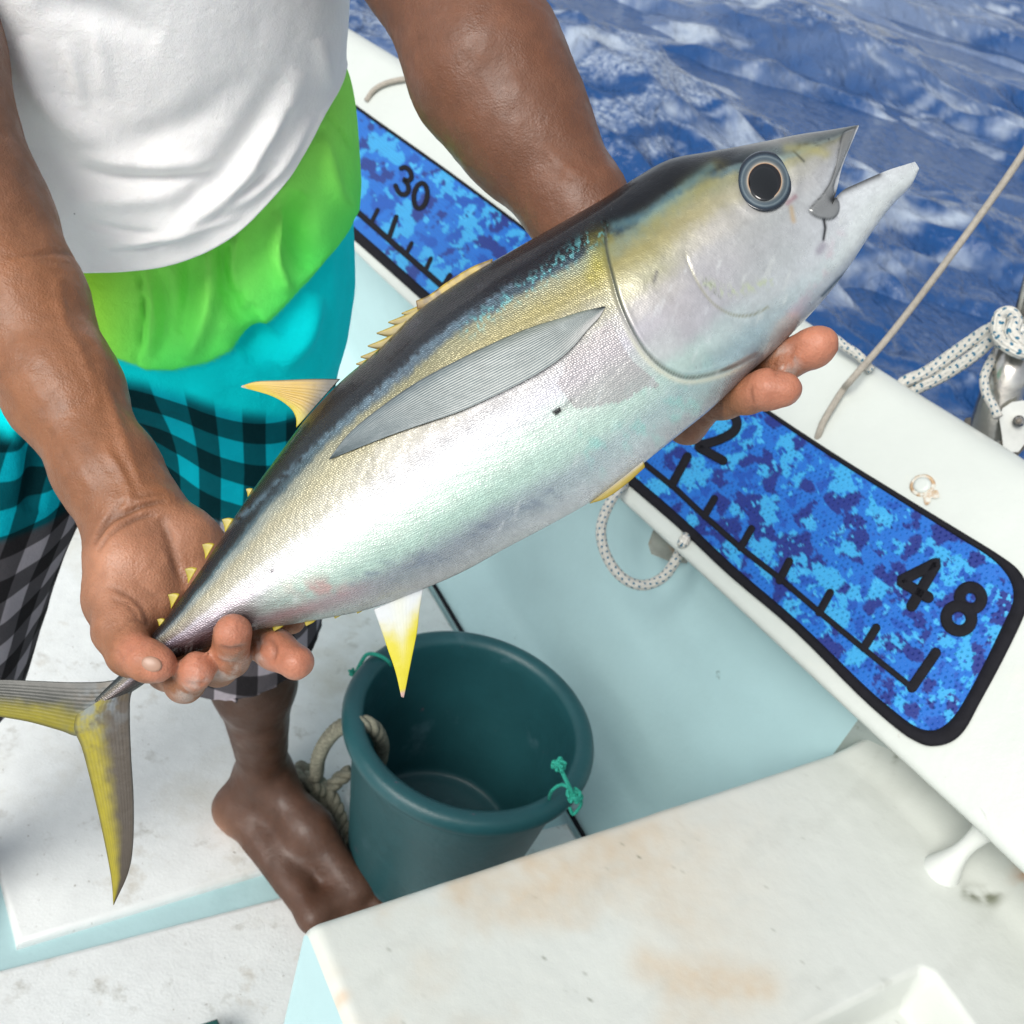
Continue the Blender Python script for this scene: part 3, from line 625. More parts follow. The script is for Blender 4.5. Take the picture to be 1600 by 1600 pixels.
def digit(ch, cx, cy, up, right, h, wd):
    up = np.array(up, float); up /= np.hypot(*up); right = np.array(right, float); right /= np.hypot(*right)
    f = lambda pts: [(cx+h*(right[0]*p[0]+up[0]*p[1]), cy+h*(right[1]*p[0]+up[1]*p[1])) for p in pts]
    nm = 'number_'+{'0': 'zero', '2': 'two', '3': 'three', '4': 'four', '8': 'eight'}[ch]
    if ch == '8':
        a_ = stroke(nm, f(D8a), wd, True); b_ = stroke('lower_loop', f(D8b), wd, True, h=.0025); b_.parent = a_; b_.matrix_parent_inverse = Matrix.Identity(4)
        return a_
    if ch == '0': return stroke(nm, f(D0), wd, True)
    return stroke(nm, f({'2': D2, '3': D3, '4': D4}[ch]), wd, h=.0024)
digit('3', 631, 283, (.28, -.95), (.8, .6), 43, 8); digit('0', 657, 306, (.28, -.95), (.8, .6), 42, 8)
digit('4', 1436, 906, (.50, -.86), (.86, .51), 82, 18); digit('8', 1507, 951, (.50, -.86), (.86, .51), 78, 19)
digit('4', 1062, 642, (.45, -.89), (.86, .51), 68, 14); digit('2', 1124, 676, (.42, -.9), (.86, .5), 78, 15)

# ------------------------------------------------------------------ bucket, its twine and the old rope
bc = PZ(738, 1122, .33); bx, by = bc[0], bc[1]
def lathe(prof, k=96, wob=0):
    a = np.linspace(0, 2*np.pi, k, endpoint=False); V = []
    for r, z in prof: V.append(np.stack([r*np.cos(a), r*np.sin(a), np.full(k, z)], -1))
    return np.vstack(V), [tuple(q) for q in gridfaces(len(prof), k, True)]
RB = .177
bk = thing('bucket', 'large dark teal plastic bucket on the deck against the aqua side', 'bucket', (bx, by, 0))
def prof_s(pts): return pts
V, Fc = lathe([(0.001, .004), (.112, .004), (.120, .007), (.124, .014), (RB-.020, .275), (RB-.017, .283), (RB-.017, .295), (RB-.012, .300), (RB-.004, .303), (RB, .309), (RB+.001, .318), (RB-.002, .326), (RB-.008, .330), (RB-.018, .3305), (RB-.026, .327), (RB-.0285, .320), (RB-.030, .300), (.127, .070), (.124, .062), (.118, .058), (.108, .060), (.102, .057), (0.001, .057)])
mesh('body', V, Fc, M_bucket, bk)
def rimp(px, py, z=.33): return PZ(px, py, z)
def loc(o, par): return under(o, par)
tw = thing('twine_tie', 'bright green twine knotted over the near right rim of the bucket', 'twine', tuple(PZ(890, 1250, .33)))
def cluster(c, r, n, seed, name, par):
    rg = np.random.RandomState(seed); pts = []
    for i in range(n):
        v = rg.normal(size=3); v /= np.linalg.norm(v); pts.append(c+v*r*rg.uniform(.5, 1))
    P = crom(pts, n*14); return under(mesh(name, *tube(P, .0021, 6), M_twine), par)
ec = np.array([bx, by, 0])
cluster(PX(897, 1243, 1.30), .0115, 22, 3, 'knot', tw); cluster(PX(874, 1198, 1.285), .0115, 26, 4, 'frayed_end', tw)
R_('strand', [PX(895, 1240, 1.295), PX(886, 1222, 1.285), PX(878, 1205, 1.285)], .0026, tw, M_twine, 20)
R_('strand', [PX(857, 1254, 1.40), PX(862, 1236, 1.33), PX(878, 1226, 1.31), PX(893, 1234, 1.30)], .0022, tw, M_twine, 30)
R_('strand', [PX(900, 1236, 1.30), PX(908, 1255, 1.31), PX(896, 1272, 1.325), PX(890, 1262, 1.32)], .0022, tw, M_twine, 30)
tw2 = thing('twine_tie', 'green twine looped over the far left rim of the bucket', 'twine', tuple(PZ(580, 1025, .33)))
R_('strand', [PX(556, 1052, 1.52), PX(566, 1032, 1.505), PX(575, 1022, 1.50), PX(592, 1024, 1.50), PX(608, 1035, 1.51), PX(611, 1048, 1.545)], .0028, tw2, M_twine, 40)
cluster(PX(554, 1052, 1.515), .0085, 18, 8, 'knot', tw2)
orp = thing('old_rope', 'grey olive twisted rope hooked over the bucket rim and bunched by the bare foot', 'rope', tuple(PZ(490, 1240, 0)))
def tw_(pts, r=.0105, n=150, name='strand'):
    P = even(crom(pts, 500), n); return under(mesh(name, *twist(P, r, .045), M_oldrope), orp)
tw_([PX(585, 1215, 1.56), PX(596, 1175, 1.50), PX(592, 1150, 1.445), PX(578, 1133, 1.42), PX(555, 1128, 1.42), PX(530, 1137, 1.46), PX(510, 1158, 1.51), PX(497, 1185, 1.57), PX(494, 1210, 1.625), PX(482, 1225, 1.66)], name='hooked_loop')
tw_([PX(455, 1215, 1.67), PX(470, 1200, 1.665), PX(490, 1212, 1.66), PX(505, 1232, 1.655), PX(520, 1250, 1.65), PX(532, 1280, 1.64), PX(545, 1320, 1.62), PX(540, 1332, 1.62), PX(528, 1310, 1.635), PX(512, 1270, 1.65), PX(508, 1245, 1.655), PX(525, 1222, 1.66), PX(548, 1205, 1.67)], .0115, 220, 'coil')
tw_([PX(445, 1222, 1.67), PX(465, 1212, 1.655), PX(485, 1222, 1.645), PX(488, 1245, 1.645), PX(472, 1258, 1.65), PX(455, 1248, 1.66), PX(452, 1230, 1.65), PX(470, 1222, 1.64), PX(492, 1228, 1.64), PX(500, 1242, 1.645)], .0115, 160, 'knot')
# dark green thing at the lower edge
gb = slab('crate', [q[:2] for q in [PZ(300, 1603, .04), PZ(340, 1590, .04), PZ(350, 1612, .04), PZ(345, 1720, .04), PZ(280, 1720, .04)]], .0, .04, M_dark, None, .004)
tag(gb, 'corner of a dark green plastic box lying on the deck at the bottom edge', 'box')

# ------------------------------------------------------------------ fish
FD = .66; KF = FD/FPX
fish = thing('tuna', 'silver yellowfin tuna with open mouth held sideways in two hands', 'fish')
Mf = Matrix.Identity(4); of = PX(800, 600, FD)
for i in range(3): Mf[i][0] = EX[i]; Mf[i][1] = EY[i]; Mf[i][2] = -FW[i]; Mf[i][3] = of[i]
fish.matrix_world = Mf
Dp = [(148, 1092), (196, 1045), (232, 998), (262, 962), (300, 910), (340, 850), (385, 780), (430, 718), (480, 652), (532, 597), (593, 545), (652, 487), (729, 433), (800, 392), (870, 352), (935, 315), (993, 278), (1045, 250), (1105, 238), (1160, 228), (1205, 219)]
Vp = [(160, 1108), (222, 1071), (268, 1032), (325, 1012), (385, 988), (440, 978), (505, 967), (575, 952), (650, 925), (720, 895), (790, 857), (860, 820), (925, 783), (990, 736), (1050, 688), (1110, 640), (1165, 588), (1212, 546), (1258, 500), (1298, 455), (1330, 412)]
ns, nv = 840, 280
ts = np.linspace(0, 20, ns); Dc = crom_t(Dp, ts); Vc = crom_t(Vp, ts); Hh = np.linalg.norm(Dc-Vc, axis=1)
ratio = np.interp(ts, [0, 1.5, 3, 5, 8, 12, 15, 17, 20], [.30, .38, .33, .30, .30, .31, .31, .30, .27])
hz = Hh*ratio
VC = .66   # share of the section above the mouth corner
phi = np.linspace(0, 2*np.pi, nv, endpoint=False)
def section(v): return np.power(np.clip(np.sin(np.pi*np.clip(v, 0, 1)), 0, 1), .62)
GILL = crom([(945, 352), (948, 390), (957, 430), (968, 470), (985, 510), (1010, 550), (1040, 577), (1075, 590), (1120, 582), (1160, 566), (1190, 548)], 60)
PREO = crom([(1070, 385), (1076, 410), (1092, 445), (1115, 475), (1145, 492), (1175, 492), (1200, 480)], 40)
EYEC = (1195, 283)
MAXI = [(1338, 199), (1318, 208), (1311, 232), (1306, 258), (1297, 285), (1283, 306), (1268, 322), (1266, 332), (1280, 341), (1298, 343), (1309, 334), (1311, 318), (1303, 302), (1304, 285), (1315, 258), (1327, 228)]
MAXI = [tuple(q) for q in crom(MAXI+[MAXI[0]], 70)[:-1]]
def fdisp(x, y, side_near):
    d, s, al = pdist(x, y, GILL)
    inn = np.where(s < 0, d, -d)                       # positive towards the head
    out = 2.6*sstep(-1.0, 3.5, inn)*sstep(150, 25, inn)*sstep(0, .05, al)*(1-sstep(.93, 1, al))
    out += -1.6*np.exp(-((inn+2.0)/3.0)**2)*(1-sstep(.95, 1, al))
    out += 1.3*np.exp(-((inn-6)/4)**2)*sstep(.25, .5, al)*(1-sstep(.9, 1, al))
    d2, s2, a2 = pdist(x, y, PREO); i2 = np.where(s2 < 0, d2, -d2); f2 = sstep(0, .12, a2)*(1-sstep(.88, 1, a2))
    out += f2*(.45*sstep(-1, 4, i2)*sstep(60, 10, i2)-.5*np.exp(-((i2+2)/2.5)**2))
    m = inpoly(x, y, MAXI); dm, _, _ = pdist(x, y, MAXI+[MAXI[0]]); out += np.where(m, 2.2*sstep(0, 3.5, dm), -.9*np.exp(-(dm/2.5)**2))
    r = np.hypot((x-EYEC[0])/1.0, (y-EYEC[1])/1.06); out += 2.4*np.exp(-((r-50)/9)**2)-3*sstep(44, 38, r)
    dj, _, _ = pdist(x, y, [(1372, 383), (1345, 405), (1310, 436), (1285, 462), (1266, 482)]); out -= 1.6*np.exp(-(dj/2.6)**2)
    dj, _, _ = pdist(x, y, [(1288, 346), (1289, 360), (1287, 376)]); out -= 1.8*np.exp(-(dj/2.2)**2)
    out += .5*n2(x, y, 1/40., 2, 3)+.07*n2(x, y, 1/9., 3, 5)
    # creased skin behind the pectoral
    out += .5*n2(x*2.2+y*.6, y*.9-x*.5, 1/15., 3, 11)*np.exp(-(pdist(x, y, [(620, 720), (740, 670), (830, 630)])[0]/36)**2)
    return out
ROWS = [ # station, colours at the v stops; mid-flank whites hold silver skin plus painted glare
 (0, [(60, 70, 70), (80, 90, 85), (90, 95, 90), (95, 95, 85), (100, 90, 80), (120, 110, 95), (130, 120, 110), (110, 100, 90), (90, 75, 65), (70, 60, 50), (60, 50, 45), (50, 45, 40)]),
 (2.5, [(22, 32, 36), (30, 48, 54), (60, 84, 95), (132, 142, 140), (160, 155, 130), (150, 140, 125), (190, 182, 205), (150, 130, 150), (112, 84, 86), (84, 58, 60), (60, 42, 42), (70, 55, 50)]),
 (4, [(20, 36, 40), (28, 54, 60), (86, 116, 122), (150, 160, 152), (172, 166, 136), (180, 176, 156), (222, 220, 222), (246, 238, 250), (170, 160, 172), (120, 92, 98), (110, 90, 92), (120, 112, 100)]),
 (6, [(16, 40, 44), (26, 60, 66), (70, 104, 114), (150, 160, 150), (178, 172, 140), (192, 188, 165), (225, 225, 220), (255, 250, 255), (214, 232, 216), (178, 206, 194), (176, 150, 152), (150, 165, 160)]),
 (8, [(22, 44, 50), (30, 58, 68), (74, 104, 114), (160, 160, 132), (180, 174, 136), (196, 192, 170), (232, 230, 225), (255, 252, 255), (222, 244, 226), (188, 220, 204), (152, 164, 172), (178, 180, 182)]),
 (10, [(42, 46, 52), (40, 54, 68), (92, 114, 128), (150, 146, 104), (174, 166, 124), (168, 164, 148), (206, 204, 204), (250, 250, 252), (226, 250, 232), (192, 228, 210), (160, 172, 182), (196, 204, 206)]),
 (13, [(48, 48, 58), (42, 52, 70), (60, 92, 110), (156, 156, 122), (164, 154, 88), (180, 176, 150), (186, 184, 182), (208, 206, 216), (220, 240, 226), (204, 236, 220), (194, 216, 216), (212, 216, 222)]),
 (15, [(24, 28, 36), (20, 30, 44), (40, 74, 90), (126, 146, 128), (164, 156, 92), (172, 170, 138), (188, 184, 180), (190, 186, 188), (192, 190, 194), (190, 216, 208), (172, 204, 202), (150, 152, 156)]),
 (16.5, [(18, 20, 28), (18, 26, 36), (56, 88, 104), (140, 152, 128), (176, 168, 124), (188, 184, 178), (186, 186, 190), (186, 186, 192), (188, 190, 196), (196, 206, 212), (178, 206, 214), (140, 146, 152)]),
 (18, [(40, 44, 52), (46, 58, 68), (110, 140, 148), (170, 168, 130), (186, 182, 162), (186, 186, 188), (184, 188, 192), (186, 190, 196), (190, 196, 202), (206, 212, 220), (206, 222, 230), (180, 186, 194)]),
 (20, [(150, 148, 145), (110, 126, 132), (148, 166, 160), (176, 174, 140), (186, 186, 182), (188, 190, 196), (192, 196, 204), (198, 202, 212), (210, 214, 224), (222, 228, 236), (228, 236, 240), (214, 220, 226)]),
 (23, [(120, 126, 130), (96, 104, 108), (110, 116, 118), (120, 124, 122), (150, 150, 150), (170, 172, 178), (204, 208, 218), (214, 218, 228), (222, 228, 236), (228, 234, 240), (230, 236, 240), (220, 226, 230)])]
VS = np.array([0, .145, .185, .225, .31, .42, .5, .58, .68, .78, .88, 1.])
TS = np.array([r[0] for r in ROWS], float); TB = np.array([lin(r[1]) for r in ROWS])
def fcol(x, y, v, t):
    v2 = np.clip(v+.018*n2(x, y, 1/22., 4, 21)+.012*n2(x, y, 1/7., 2, 23), 0, 1)
    t2 = t+.35*n2(x, y, 1/60., 3, 25)
    ti = np.clip(np.searchsorted(TS, t2)-1, 0, len(TS)-2); tf = np.clip((t2-TS[ti])/(TS[ti+1]-TS[ti]), 0, 1)[:, None]
    vi = np.clip(np.searchsorted(VS, v2)-1, 0, len(VS)-2); vf_ = np.clip((v2-VS[vi])/(VS[vi+1]-VS[vi]), 0, 1); vf_ = (vf_*vf_*(3-2*vf_))[:, None]
    c = (TB[ti, vi]*(1-vf_)+TB[ti, vi+1]*vf_)*(1-tf)+(TB[ti+1, vi]*(1-vf_)+TB[ti+1, vi+1]*vf_)*tf
    gy_ = c.mean(1)[:, None]; c = c*.76+gy_*.24
    c = c*(1+.10*n2(x, y, 1/12., 4, 27)[:, None]+.10*n2(x, y, 1/3.2, 2, 28)[:, None])
    def ov(mask, col, k=1.):
        nonlocal c
        m = np.clip(mask, 0, 1)[:, None]*k; c = c*(1-m)+lin(col)*m
    # yellow by the gill, olive band on the cheek, lavender cheeks
    nz = n2(x, y, 1/18., 4, 33)
    ov(np.exp(-(pdist(x, y, [(936, 372), (935, 405), (930, 430)])[0]/17)**2)*sstep(-.8, .2, nz), (156, 148, 40), .7)
    ov(np.exp(-(pdist(x, y, [(958, 375), (990, 362), (1040, 335), (1080, 300), (1120, 268)])[0]/20)**2)*sstep(-.6, .5, nz), (176, 164, 80), .4)
    ov(np.exp(-(pdist(x, y, [(960, 352), (1010, 338), (1050, 308), (1082, 282), (1110, 262)])[0]/9)**2), (120, 172, 185), .3)
    # glitter of turquoise scales
    gl = np.exp(-(pdist(x, y, [(735, 512), (790, 470), (850, 430), (905, 388), (938, 362)])[0]/13)**2)*sstep(.05, .4, n2(x, y, 1/4.5, 2, 35))
    ov(gl, (120, 205, 210), .55)
    ov(np.exp(-(pdist(x, y, [(330, 845), (400, 787), (475, 712), (575, 625), (662, 545), (730, 492), (800, 445)])[0]/6)**2)*sstep(-.5, .3, n2(x, y, 1/6., 3, 36)), (142, 172, 190), .36)
    # green line along the back, brownish smear
    ov(np.exp(-(pdist(x, y, [(530, 592), (560, 565), (600, 525), (650, 482), (700, 445)])[0]/5)**2), (0, 120, 80), .7)
    ov(np.exp(-(pdist(x, y, [(480, 652), (430, 720), (400, 762)])[0]/7)**2), (10, 90, 70), .6)
    ov(np.exp(-(pdist(x, y, [(600, 545), (680, 480), (760, 432)])[0]/12)**2)*sstep(-.2, .5, nz), (84, 84, 96), .6)
    # grey smooth patch under the pectoral root
    ov(inpoly(x+6*nz, y+6*nz, [(950, 500), (985, 560), (1030, 600), (985, 620), (900, 640), (870, 600), (890, 560), (930, 520)])*1., (186, 180, 180), .7)
    # edges of gill cover and preopercle
    d, s, al = pdist(x, y, GILL); ov(np.exp(-((d)/2.6)**2)*(1-sstep(.85, .95, al)), (60, 70, 60), .8)
    inn = np.where(s < 0, d, -d); ov(np.exp(-((inn+7)/4)**2)*sstep(.3, .5, al)*sstep(.98, .8, al), (226, 226, 205), .8)
    d, s, al = pdist(x, y, PREO); ov(np.exp(-(d/2)**2)*sstep(0, .15, al), (150, 148, 120), .65)
    ov(np.exp(-(pdist(x, y, [(1100, 440), (1125, 455), (1160, 452), (1205, 440)])[0]/8)**2)*sstep(-.15, .3, n2(x, y, 1/6., 3, 37)), (196, 205, 178), .8)
    ov(np.exp(-(pdist(x, y, [(1098, 434), (1112, 450), (1126, 462)])[0]/4)**2)*sstep(0, .3, n2(x, y, 1/4., 2, 38)), (110, 120, 90), .7)
    ov(np.exp(-(pdist(x, y, [(1026, 425), (1022, 440)])[0]/3)**2), (90, 88, 92), .7)
    ov(sstep(.55, .75, n2(x, y, 1/3.4, 2, 64))*sstep(.1, .5, n2(x, y, 1/50., 3, 65)), (110, 116, 120), .45)
    ov(sstep(.30, .6, n2(x*1.8+y*.8, y*.5-x*.3, 1/22., 5, 66))*(v > .45)*.6, (236, 240, 240), .5)
    # upper jaw plate and dark seams of the mouth
    m = inpoly(x, y, MAXI); dm, _, _ = pdist(x, y, MAXI+[MAXI[0]])
    ov(m*1., (128, 130, 132), .8); ov(np.exp(-(dm/1.8)**2)*sstep(-.9, .1, nz), (36, 42, 48), .6)
    ov(np.exp(-(pdist(x, y, [(1288, 344), (1290, 356), (1287, 374)])[0]/2.6)**2), (20, 24, 30), .95)
    ov(np.exp(-(pdist(x, y, [(1300, 312), (1313, 298), (1340, 286), (1372, 272)])[0]/6.5)**2), (30, 34, 40), .85)
    ov(np.exp(-(pdist(x, y, [(1372, 383), (1345, 405), (1310, 436), (1285, 462)])[0]/2.4)**2), (60, 84, 92), .8)
    ov(np.exp(-(pdist(x, y, [(1312, 372), (1300, 400), (1270, 450), (1240, 490)])[0]/10)**2)*sstep(-.2, .4, nz), (222, 196, 208), .5)
    ov(np.exp(-(pdist(x, y, [(1280, 392), (1286, 384)])[0]/7)**2), (150, 138, 158), .6)
    ov(np.exp(-(pdist(x, y, [(1230, 318), (1242, 308)])[0]/4)**2), (150, 96, 112), .6)
    ov(np.exp(-(pdist(x, y, [(1236, 325), (1240, 345)])[0]/4)**2), (196, 166, 120), .6)
    ov(np.exp(-(pdist(x, y, [(1240, 236), (1256, 252)])[0]/2)**2), (60, 66, 60), .7)
    ov(np.exp(-(pdist(x, y, [(1300, 216), (1270, 226), (1250, 228)])[0]/5)**2)*sstep(-.3, .4, n2(x, y, 1/7., 2, 39)), (50, 58, 62), .8)
    ov(np.exp(-(pdist(x, y, [(1230, 232), (1265, 232), (1290, 240)])[0]/8)**2), (186, 180, 120), .5)
    # black saddle on the nape, wet stripes
    ov(np.exp(-(pdist(x, y, [(1000, 282), (1040, 268), (1062, 262)])[0]/7)**2)*sstep(-.3, .3, n2(x*.6, y*1.6, 1/12., 3, 40)), (14, 16, 20), .8)
    # dark nick, flecks, pink flush
    ov(inpoly(x, y, [(861, 641), (872, 635), (879, 643), (868, 650)])*1., (8, 8, 8), .95)
    ov(np.exp(-(pdist(x, y, [(878, 639), (893, 627)])[0]/3)**2), (110, 110, 108), .7)
    ov(np.exp(-(((x-500)/45)**2+((y-918)/14)**2))*sstep(-.5, .3, nz), (206, 140, 140), .7)
    ov(np.exp(-(np.hypot(x-425, y-892)/3)**2), (50, 44, 54), .9)
    ov(np.exp(-(pdist(x, y, [(560, 905), (680, 870), (800, 800), (870, 770)])[0]/16)**2)*sstep(-.1, .5, n2(x*.7, y*1.5, 1/14., 4, 44)), (128, 140, 156), .6)
    ov(np.exp(-(pdist(x, y, [(940, 700), (1010, 660), (1080, 610)])[0]/40)**2)*sstep(0, .5, n2(x*1.3, y*.9, 1/24., 4, 45)), (160, 225, 215), .6)
    hm_ = sstep(15.5, 17, t)[:, None]; c = c*(1-hm_*np.array([.0, .0, .05]))
    lum = c.mean(1); c = c*(.42+.58*sstep(.015, .16, lum))[:, None]
    ov(np.exp(-(pdist(x, y, [(262, 1012), (320, 985), (380, 962)])[0]/22)**2), (84, 60, 62), .55)
    return np.clip(c, 0, 1)**1.12*.9
Fv = []; Fx = []; meta = []
def ring(D, Vv, h, vlo, vhi, flat_hi=False, flat_lo=False, n=nv):
    """closed section; vlo..vhi is the share of the full body section"""
    k = n//2; out = []
    q = (1-np.cos(np.linspace(0, np.pi, k+1)))/2 if not (flat_hi or flat_lo) else None
    if flat_hi: q = 1-np.cos(np.linspace(0, np.pi/2, k+1))
    if flat_lo: q = np.sin(np.linspace(0, np.pi/2, k+1))
    v = vlo+(vhi-vlo)*q
    return v, q
verts = []; cols = []; faces = []; nears = []
def loft(Dc, Vc, hz, vlo, vhi, tsv, mode):
    """mode 0 whole section, 1 upper jaw, 2 lower jaw"""
    k = nv//2; base = sum(len(a) for a in verts); n = len(Dc)
    P = []; X = []; Y = []; VV_ = []; TT = []; SG = []
    if mode:
        back = (Dc[0]-Dc[1])+(Vc[0]-Vc[1]); back = back/np.hypot(*back)*9; mid_ = (Dc[0]+Vc[0])/2
        Dc = np.vstack([[Dc[0]+back+(mid_-Dc[0])*.04], Dc]); Vc = np.vstack([[Vc[0]+back+(mid_-Vc[0])*.04], Vc]); hz = np.r_[hz[0]*.95, hz]; tsv = np.r_[tsv[0], tsv]; n += 1
    for i in range(n):
        v, q = ring(None, None, None, vlo, vhi, mode == 1, mode == 2)
        w_ = section(v)*hz[i]; xy = Dc[i][None]+(Vc[i]-Dc[i])[None]*q[:, None]
        near = np.c_[xy, w_]; far = np.c_[xy, -w_][::-1]
        if mode == 0: rg = np.vstack([near, far[1:-1]]); vv = np.r_[v, v[::-1][1:-1]]; sg = np.r_[np.ones(k+1), -np.ones(k-1)]
        else:
            rg = np.vstack([near, far]); vv = np.r_[v, v[::-1]]; sg = np.r_[np.ones(k+1), -np.ones(k+1)]
            if mode == 1: m_ = np.array([[rg[k][0], rg[k][1], 0]]); 
        X.append(rg); VV_.append(vv); TT.append(np.full(len(vv), tsv[i])); SG.append(sg)
    Q = np.vstack(X); vv = np.concatenate(VV_); tt_ = np.concatenate(TT); sg = np.concatenate(SG); m = len(X[0])
    az_ = FD/(FD-np.abs(Q[:, 2])*KF); qx_ = 800+(Q[:, 0]-800)*az_; qy_ = 800+(Q[:, 1]-800)*az_      # where the point shows
    dsp = fdisp(qx_, qy_, sg)*np.clip(np.abs(Q[:, 2])/12, 0, 1)
    z = Q[:, 2]+sg*dsp
    verts.append(np.c_[(Q[:, 0]-800)*KF, (600-Q[:, 1])*KF, z*KF]); cols.append(fcol(qx_, qy_, vv, tt_)); nears.append(np.c_[qx_, qy_, z, sg])
    faces.append(gridfaces(n, m, True)[:, ::-1]+base)
    return base, m, n
loft(Dc, Vc, hz, 0, 1, ts, 0)
nj = 110; tj = np.linspace(0, 1, nj)
jd = crom_t([(1205, 219), (1250, 210), (1297, 203), (1340, 195.5)], tj*3); zj = np.interp(tj, [0, .4, .8, 1], [1, .72, .33, .05])*hz[-1]*.92; ju = crom_t([(1288, 345), (1306, 302), (1317, 258), (1342, 197)], tj*3); ju = 800+(ju-800)*(1-zj/1650)[:, None]
jl = crom_t([(1289, 346), (1311, 303), (1345, 284), (1388, 266), (1428, 254)], tj*4); zj = np.interp(tj, [0, .4, .8, .95, 1], [1, .78, .45, .25, .03])*hz[-1]*.92; jl = 800+(jl-800)*(1-zj/1650)[:, None]; jv = crom_t([(1330, 412), (1363, 362), (1393, 322), (1423, 290), (1436, 264)], tj*4)
hj = hz[-1]*np.interp(tj, [0, .4, .8, 1], [1, .72, .33, .05]); hl = hz[-1]*np.interp(tj, [0, .4, .8, .95, 1], [1, .78, .47, .30, .10])
b1, m1, n1 = loft(jd, ju, hj, 0, VC, 20+3*tj, 1); b2, m2, n2_ = loft(jl, jv, hl, VC, 1, 20+3*tj, 2)
FV = np.vstack(verts); FF = np.vstack(faces); FC = np.vstack(cols); NR = np.vstack(nears)
# inside of the mouth is dark
k = nv//2
M_fish = bpy.data.materials.new('tuna_skin'); M_fish.use_nodes = True
def fish_nodes(m, scale=620, rough=.27, metal=.30, coat=.55, bumpd=.00055):
    t = m.node_tree; N = t.nodes; L = t.links; b = N['Principled BSDF']
    a = N.new('ShaderNodeAttribute'); a.attribute_name = 'Col'; L.new(a.outputs['Color'], b.inputs['Base Color'])
    b.inputs['Roughness'].default_value = rough; b.inputs['Metallic'].default_value = metal; b.inputs['Coat Weight'].default_value = coat; b.inputs['Coat Roughness'].default_value = .12
    tc = N.new('ShaderNodeTexCoord'); mp = N.new('ShaderNodeMapping'); mp.inputs['Rotation'].default_value = (0, 0, math.radians(-38)); mp.inputs['Scale'].default_value = (1, 1.5, 1); L.new(tc.outputs['Object'], mp.inputs[0])
    v = N.new('ShaderNodeTexVoronoi'); v.inputs['Scale'].default_value = scale; v.inputs['Randomness'].default_value = .5; L.new(mp.outputs[0], v.inputs['Vector'])
    nz = N.new('ShaderNodeTexNoise'); nz.inputs['Scale'].default_value = 70; nz.inputs['Detail'].default_value = 6; L.new(tc.outputs['Object'], nz.inputs['Vector'])
    b1 = N.new('ShaderNodeBump'); b1.inputs['Distance'].default_value = bumpd; b1.invert = True
    if m.name == 'tuna_skin': sa = N.new('ShaderNodeAttribute'); sa.attribute_name = 'scales'; L.new(sa.outputs['Fac'], b1.inputs['Strength']); L.new(v.outputs['Distance'], b1.inputs['Height'])
    b2 = N.new('ShaderNodeBump'); b2.inputs['Distance'].default_value = .0007; L.new(nz.outputs['Fac'], b2.inputs['Height']); L.new(b1.outputs[0], b2.inputs['Normal'])
    L.new(b2.outputs[0], b.inputs['Normal'])
    mr = N.new('ShaderNodeMapRange'); mr.inputs['To Min'].default_value = rough-.1; mr.inputs['To Max'].default_value = rough+.14; L.new(nz.outputs['Fac'], mr.inputs['Value']); L.new(mr.outputs[0], b.inputs['Roughness'])
fish_nodes(M_fish)
dg_, sg_, _ = pdist(NR[:, 0], NR[:, 1], GILL); hd_ = np.where(sg_ < 0, dg_, -dg_); hd_[NR[:, 0] < 900] = -50
body = mesh('body', FV, FF, M_fish, fish, col=FC, attrs={'scales': 1-.88*sstep(-30, 5, hd_)})
bm = bmesh.new(); bm.from_mesh(body.data); bmesh.ops.remove_doubles(bm, verts=bm.verts, dist=2e-5); bm.to_mesh(body.data); bm.free()
kd = KDTree(len(FV)//3+1); nn = 0
zn = []
for i in range(0, len(NR), 3):
    if NR[i, 3] > 0: kd.insert((NR[i, 0], NR[i, 1], 0), nn); zn.append(NR[i, 2]); nn += 1
kd.balance(); zn = np.array(zn)
def zs(x, y):
    r = kd.find_n((x, y, 0), 3); w_ = [1/(q[2]+.5) for q in r]; return sum(zn[q[1]]*a for q, a in zip(r, w_))/sum(w_)
def fl(x, y, z):
    q = (FD-z*KF)/FD; return ((x-800)*q*KF, (600-(800+(y-800)*q))*KF, z*KF)
# mouth lining: dark sheets just inside
M_mouth = mat('mouth_lining', (.05, .045, .05), .35, coat=.4, mottle=[(120, .3)], bump=[(300, .0005, 'noise')])
ml = np.array([[fl(ju[i][0]-2, ju[i][1], s*hj[i]*section(np.array([VC]))[0]*.9*c_) for s, c_ in ((1, 1), (1, .5), (-1, .5), (-1, 1))] for i in range(0, nj-4, 4)])
mesh('mouth_lining', ml.reshape(-1, 3)+np.array([0, -.0006, 0]), gridfaces(*ml.shape[:2]), M_mouth, body)
# eye
def disc(name, cx, cy, prof, m, par, ax=1., ay=1.07, z0=None, k=64, col=None, tilt=.0, tily=.0):
    z0 = zs(cx, cy)-1 if z0 is None else z0; a = np.linspace(0, 2*np.pi, k, endpoint=False); V = []
    for r, z in prof: V += [fl(cx+r*ax*math.cos(t), cy+r*ay*math.sin(t)+0, z0+z+tilt*r*ax*math.cos(t)+tily*r*ay*math.sin(t)) for t in a]
    Fc = [tuple(q) for q in gridfaces(len(prof), k, True)]+[tuple(range((len(prof)-1)*k, len(prof)*k))]
    return mesh(name, V, Fc, m, par, col=None if col is None else np.repeat(np.array([lin(c) for c in col])*.9, k, 0))
ez = np.mean([zs(EYEC[0]+50*math.cos(t), EYEC[1]+50*math.sin(t)) for t in np.linspace(0, 6.28, 24)])
tly = (zs(EYEC[0], EYEC[1]+50)-zs(EYEC[0], EYEC[1]-50))/100
tl = (zs(EYEC[0]+48, EYEC[1])-zs(EYEC[0]-48, EYEC[1]))/96
M_eye = mat('eye_iris', col=True, rough=.18, coat=1, mottle=[(200, .12)], bump=[(260, .0003, 'noise')])
